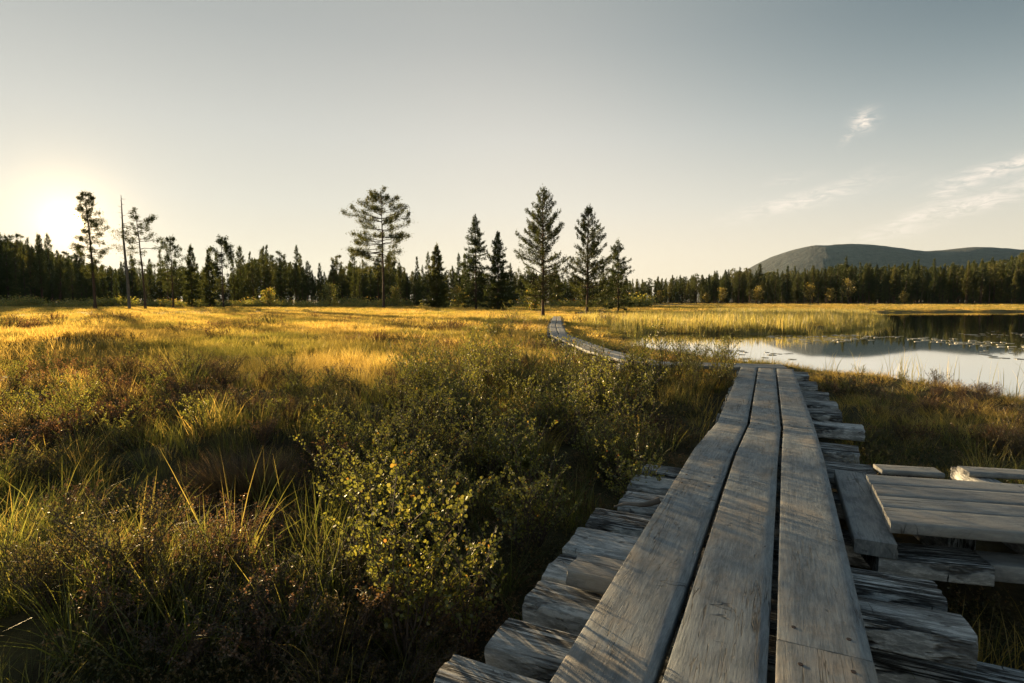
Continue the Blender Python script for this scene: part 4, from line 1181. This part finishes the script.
# ------------------------------------------------------------------ dwarf birches and other single plants
def shrub(name, seed, h, spread, nst, leaves, leaf, mat, stemr=.0045, fill=.25, droop=.15, label=None, cat='bush', group=None, link_it=True, sides=7, sub=5):
    r = np.random.default_rng(seed); sb_ = MB(); lb = MB()
    segs_ = []
    for _ in range(nst):
        a = r.random() * math.tau; hh = h * r.uniform(.6, 1.05); L = spread * r.uniform(.3, 1)
        s = np.linspace(0, 1, 9)
        pth = np.stack([math.cos(a) * L * s ** 1.1, math.sin(a) * L * s ** 1.1, hh * s ** .9], 1)
        pth[1:] += np.cumsum(r.normal(0, .012, (8, 3)), 0) * h * 1.6; pth[:, 2] = np.maximum(pth[:, 2], -.02)
        tube(sb_, pth, np.linspace(stemr, stemr * .3, 9), 5); segs_.append((pth, 1.0))
        for _k in range(sub):
            i0 = r.integers(2, 8); st = pth[i0]; a2 = r.random() * math.tau; l2 = h * r.uniform(.14, .38)
            s2 = np.linspace(0, 1, 6)
            p2 = np.stack([st[0] + math.cos(a2) * l2 * .6 * s2, st[1] + math.sin(a2) * l2 * .6 * s2, st[2] + l2 * (.85 * s2 - droop * s2 ** 2)], 1)
            p2[1:] += np.cumsum(r.normal(0, .006, (5, 3)), 0)
            tube(sb_, p2, np.linspace(stemr * .5, stemr * .2, 6), 4); segs_.append((p2, .6))
    tot = sum(w_ for _, w_ in segs_)
    for pth, w_ in segs_:
        m_ = max(4, int(leaves * w_ / tot * r.uniform(.6, 1.4)))
        t = fill + (1 - fill) * r.random(m_); idx = t * (len(pth) - 1); i0 = np.minimum(idx.astype(int), len(pth) - 2); f_ = (idx - i0)[:, None]
        c_ = pth[i0] * (1 - f_) + pth[i0 + 1] * f_
        d = r.normal(0, 1, (m_, 3)); d[:, 2] += .45
        c_ = c_ + unit(d) * .004
        N = r.normal(0, 1, (m_, 3)) + [0, 0, .6]
        l_ = leaf * r.uniform(.6, 1.25, m_)
        cards(lb, c_, d, N, l_, l_ * .9, sides, np.clip(r.normal(.42, .24, m_), 0, 1))
    root = empty(name, link_it=link_it)
    sb_.build('stems', M['stem'], root, smooth_=True, link_it=link_it); lb.build('foliage', M[mat], root, link_it=link_it)
    if label: tag(root, label, cat, group)
    return root

def gz(x, y): return float(ground(np.array([x]), np.array([y]))[0])
def put(root, px, row, zg=.03, s=1.0, rz=None):
    p = P(px, row, zg); root.location = (p.x, p.y, gz(p.x, p.y) - .02)
    root.rotation_euler = (0, 0, random.random() * 6.28 if rz is None else rz); root.scale = (s, s, s)

BIRCH = [shrub('dwarf_birch', 600 + k_, h, sp, n_, lv, lf, 'birch_leaf', link_it=False, sub=sb2)
         for k_, (h, sp, n_, lv, lf, sb2) in enumerate([(.75, .30, 9, 1100, .016, 6), (.62, .34, 11, 1200, .015, 6), (.85, .26, 8, 1000, .016, 7), (.5, .3, 10, 900, .014, 5), (.68, .4, 12, 1300, .015, 6)])]
RUST = [shrub('bog_bilberry', 640 + k_, h, sp, 14, lv, .0085, 'rust_leaf', stemr=.0022, link_it=False, sides=4, sub=6, fill=.35) for k_, (h, sp, lv) in enumerate([(.30, .22, 1500), (.24, .26, 1500), (.34, .2, 1300)])]
HEATHB = [shrub('heather_bush', 660 + k_, h, sp, 22, lv, .0085, 'heath_leaf', stemr=.003, link_it=False, sides=4, sub=6, fill=.1) for k_, (h, sp, lv) in enumerate([(.30, .26, 2200), (.24, .3, 2200), (.36, .26, 2400)])]

# the big foreground dwarf birches, each with its own form
SOLO = [((405, 650), .74, .26, 11, 2100, .0145, 'tall leafy dwarf birch with yellow-green round leaves, front left of the boardwalk'),
        ((470, 640), .50, .26, 10, 1500, .013, 'lower dwarf birch filling the space between the tall leafy one and the cross timbers'),
        ((365, 620), .62, .18, 6, 1000, .0145, 'dwarf birch with one long leaning shoot left of the tall leafy one'),
        ((435, 560), .48, .3, 8, 1200, .013, 'dwarf birch with a slanting bright shoot behind the tall leafy one'),
        ((520, 560), .40, .22, 8, 1000, .012, 'small dwarf birch leaning towards the cross timbers near the stub block')]
for (pr_), h, sp, n_, lv, lf, lab in SOLO:
    o = shrub('dwarf_birch', 700 + int(h * 100) + n_ + pr_[0], h, sp, n_, lv, lf, 'birch_leaf', label=lab, sub=6)
    put(o, *pr_)
br = np.random.default_rng(314)
def on_land(p): return lake_d(np.array([p.x]), np.array([p.y]))[0] < -.2
def off_walk(p, m=.72):
    x, y = np.array([p.x]), np.array([p.y]); return bool(clear(x, y, m)[0])
cnt = 0
def ground_band(row):
    return next(t for a, t in ((600, 'right in front'), (530, 'in the near foreground'), (470, 'just behind the foreground'), (430, 'in the nearer midground'), (400, 'in the farther midground'), (0, 'towards the bright field')) if row >= a)
def scatter_things(protos_, n, region, label, cat, group, smin=.7, smax=1.1, margin=.7, seed=0, cond=None):
    r = np.random.default_rng(seed); k_ = 0; tries = 0
    while k_ < n and tries < n * 60:
        tries += 1
        px = r.uniform(region[0], region[1]); row = r.uniform(region[2], region[3])
        p = P(px, row, .03)
        if not on_land(p) or not off_walk(p, margin): continue
        if cond and not cond(px, row): continue
        s = r.uniform(smin, smax)
        o = copy_tree(protos_[r.integers(len(protos_))], (p.x, p.y, gz(p.x, p.y) - .02), r.random() * 6.28, s, tilt=(r.normal(0, .06), r.normal(0, .06)))
        tag(o, (label[:-3] if label.endswith(' in') else label.split(' in ')[0]) + ' ' + ground_band(row) + ', ' + sight(px), cat, group); k_ += 1
# thicket left of the boardwalk, denser towards the back
scatter_things(BIRCH, 86, (385, 705, 366, 450), 'thicket dwarf birch in', 'bush', 'dwarf birches of the thicket left of the boardwalk', .55, 1.02, .62, 1,
               lambda a, b_: b_ > 372 + max(0, 420 - a) * .35 + (10 if a > 540 else 0) and float(fbm(np.array([a / 45.]), np.array([b_ / 22.]), 2)[0]) > .44)
scatter_things(BIRCH, 52, (330, 640, 450, 560), 'thicket dwarf birch in', 'bush', 'dwarf birches of the thicket left of the boardwalk', .45, .85, .62, 2, lambda a, b_: float(fbm(np.array([a / 50.]), np.array([b_ / 35.]), 2)[0]) > .46)
scatter_things(BIRCH, 54, (560, 735, 358, 400), 'bend birch in', 'bush', 'dwarf birches at the bend of the boardwalk', .35, .68, .42, 3, lambda a, b_: b_ > 364)
scatter_things(BIRCH, 10, (590, 640, 322, 340), 'low waterside birch in', 'bush', 'low birches between path and water', .35, .7, .5, 4)
scatter_things(BIRCH, 36, (0, 340, 385, 470), 'leafy hummock birch in', 'bush', 'dwarf birches among the left hummocks', .4, .75, .5, 5)
scatter_things(HEATHB, 34, (0, 420, 440, 680), 'dark heather bush in the shaded left foreground', 'bush', 'heather bushes in the left foreground', .7, 1.2, .6, 6)
scatter_things(RUST, 15, (0, 420, 520, 690), 'rusty brown bilberry bush in the left foreground', 'bush', 'rusty bilberry bushes in the left foreground', .6, 1.05, .6, 7)
scatter_things(HEATHB, 40, (100, 420, 385, 450), 'reddish hummock heather in', 'bush', 'heather bushes on the left hummocks', .7, 1.3, .6, 8)
scatter_things(RUST, 16, (840, 1020, 385, 440), 'rusty right-bank bush in', 'bush', 'rusty bushes on the right bank', .4, .75, .5, 9)
scatter_things(HEATHB, 22, (840, 1060, 385, 470), 'dark right-bank heather in', 'bush', 'heather bushes on the right bank', .5, .8, .5, 10)
scatter_things(BIRCH, 8, (800, 1020, 374, 392), 'lake-edge birch sprig in', 'bush', 'birch sprigs at the near lake edge', .25, .4, .5, 11)

scatter_things(BIRCH, 7, (640, 728, 372, 396), 'tall bend birch in', 'bush', 'dwarf birches at the bend of the boardwalk', .8, 1.05, .42, 13)
# tall sedge tufts in front
SEDGE = []
for k_ in range(4):
    mbt = tuft('s', 0, 46, .05, .50, .0065, .45, .75, 5, 800 + k_)
    SEDGE.append(mbt.mesh('sedge_tuft_form'))
    SEDGE[-1].materials.append(M['green_grass'])
SG = [((235, 600), 1.15, 'broad yellow-green sedge tuft with arching blades in the left foreground'), ((330, 590), .9, 'sedge tuft with tall glowing blades beside the dwarf birch shoots'), ((30, 560), .8, 'sedge tuft near the left picture edge'),
      ((20, 640), .7, 'bright sedge tuft in the bottom left corner'), ((190, 415), 1.1, 'upright sedge tuft on the middle hummock'), ((150, 430), .9, 'sedge tuft just left of the middle hummock'),
      ((180, 640), .7, 'low dark sedge tuft at the bottom, in front of the broad one'), ((290, 520), .9, 'sedge tuft behind the broad yellow-green one'), ((385, 500), .8, 'sedge tuft in the hollow left of the thicket'),
      ((450, 590), .7, 'sedge tuft poking through the lower dwarf birch'), ((505, 585), .7, 'thin sedge tuft beside the third cross timber'), ((545, 520), .8, 'sedge tuft by the broad pale cross timber'),
      ((870, 420), .6, 'golden sedge tuft on the right bank catching the sun'), ((905, 428), .45, 'small orange sedge tuft to the right of the golden one on the bank'), ((845, 392), .5, 'golden sedge tuft at the far end of the right timbers'), ((130, 560), .9, 'sedge tuft left of the broad yellow-green one')]
for k_, ((px, row), s, lab) in enumerate(SG):
    o = bpy.data.objects.new('sedge_tuft', SEDGE[k_ % 4]); COL.objects.link(o); put(o, px, row, s=s); tag(o, lab, 'grass tuft', 'tall sedge tufts')
SEDGE_O = []
for me_ in SEDGE:
    r_ = bpy.data.objects.new('sedge_tuft', me_); SEDGE_O.append(r_)
scatter_things(SEDGE_O, 40, (0, 430, 470, 690), 'arching sedge tuft in', 'grass tuft', 'tall sedge tufts', .6, 1.0, .6, 14)
scatter_things(SEDGE_O, 14, (840, 1024, 395, 465), 'right-bank sedge tuft in', 'grass tuft', 'sedge tufts on the right bank', .35, .6, .6, 15)
# round hairy tussocks
for k_, (px, row, s, lab) in enumerate(((242, 492, 1.25, 'round brown hairy tussock in the middle of the left foreground'), (200, 430, 1.2, 'dark reddish tussock behind the round brown one'), (505, 478, .9, 'rounded olive tussock in front of the thicket'))):
    r = np.random.default_rng(40 + k_); n = 2600; mb = MB()
    a = r.random(n) * math.tau; q_ = np.sqrt(r.random(n)) * .16
    Bp = np.stack([np.cos(a) * q_, np.sin(a) * q_, np.zeros(n)], 1)
    blades(mb, Bp, .34 * np.sqrt(np.maximum(0, 1 - (q_ / .22) ** 2)) * r.uniform(.6, 1, n), .2 + q_ * 3.2, a + r.normal(0, .4, n), np.full(n, .0028), r.random(n) * .3, 3)
    o = mb.build('tussock', M['tussock' if k_ < 2 else 'green_grass']); put(o, px, row, s=s); tag(o, lab, 'tussock')
# young pine in the field
p = P(47, 392, .05)
yp = conifer('young_pine', 77, 6.2, 'open', .06, 2.2, dens=10, spray=.42, w=.05, whorl=.8, nb=5); yp.scale = (.1, .1, .1)
yp.children[2].data.materials[0] = M['green_grass']; yp.location = (p.x, p.y, gz(p.x, p.y)); tag(yp, 'knee-high young pine with yellow-green needles in the left field', 'tree')
p = P(497, 343, .05)
scatter_things(BIRCH, 4, (490, 520, 335, 345), 'spindly sapling in', 'bush', 'spindly saplings near the far path', 1.0, 1.3, .4, 12)
# bare curved twigs
for k_, (a0, a1, h_, lab) in enumerate((((300, 655), (352, 600), .16, 'pale bare twig curving out in front of the dwarf birch'), ((345, 500), (372, 470), .25, 'bare grey twig forking above the heather by the thicket'))):
    a, b_ = P(*a0, .05), P(*a1, .05); s = np.linspace(0, 1, 12)
    pth = np.stack([a.x + (b_.x - a.x) * s, a.y + (b_.y - a.y) * s, gz(a.x, a.y) + .08 + h_ * np.sin(s * 2.2) + .015 * np.sin(s * 9)], 1)
    mb = MB(); tube(mb, pth, np.linspace(.0035, .0012, 12), 5)
    tube(mb, pth[5:] + np.array([0, 0, 1]) * np.linspace(0, .1, 7)[:, None], np.linspace(.002, .0008, 7), 4)
    tag(mb.build('bare_twig', M['dead_wood'], smooth_=True), lab, 'twig')
# fallen logs by the end of the path
for k_, (x0, r0, x1, r1, lab) in enumerate(((576, 313.5, 592, 313, 'pale fallen log lying at the foot of the ragged conifer'), (598, 311, 606, 309, 'short pale log end between the ragged and the small pointed conifer'))):
    a, b_ = P(x0, r0, .2), P(x1, r1, .2); mb = MB()
    tube(mb, [tuple(a.lerp(b_, t)) for t in np.linspace(0, 1, 6)], .13, 8); tag(mb.build('fallen_log', M['dead_wood'], smooth_=True), lab, 'log')
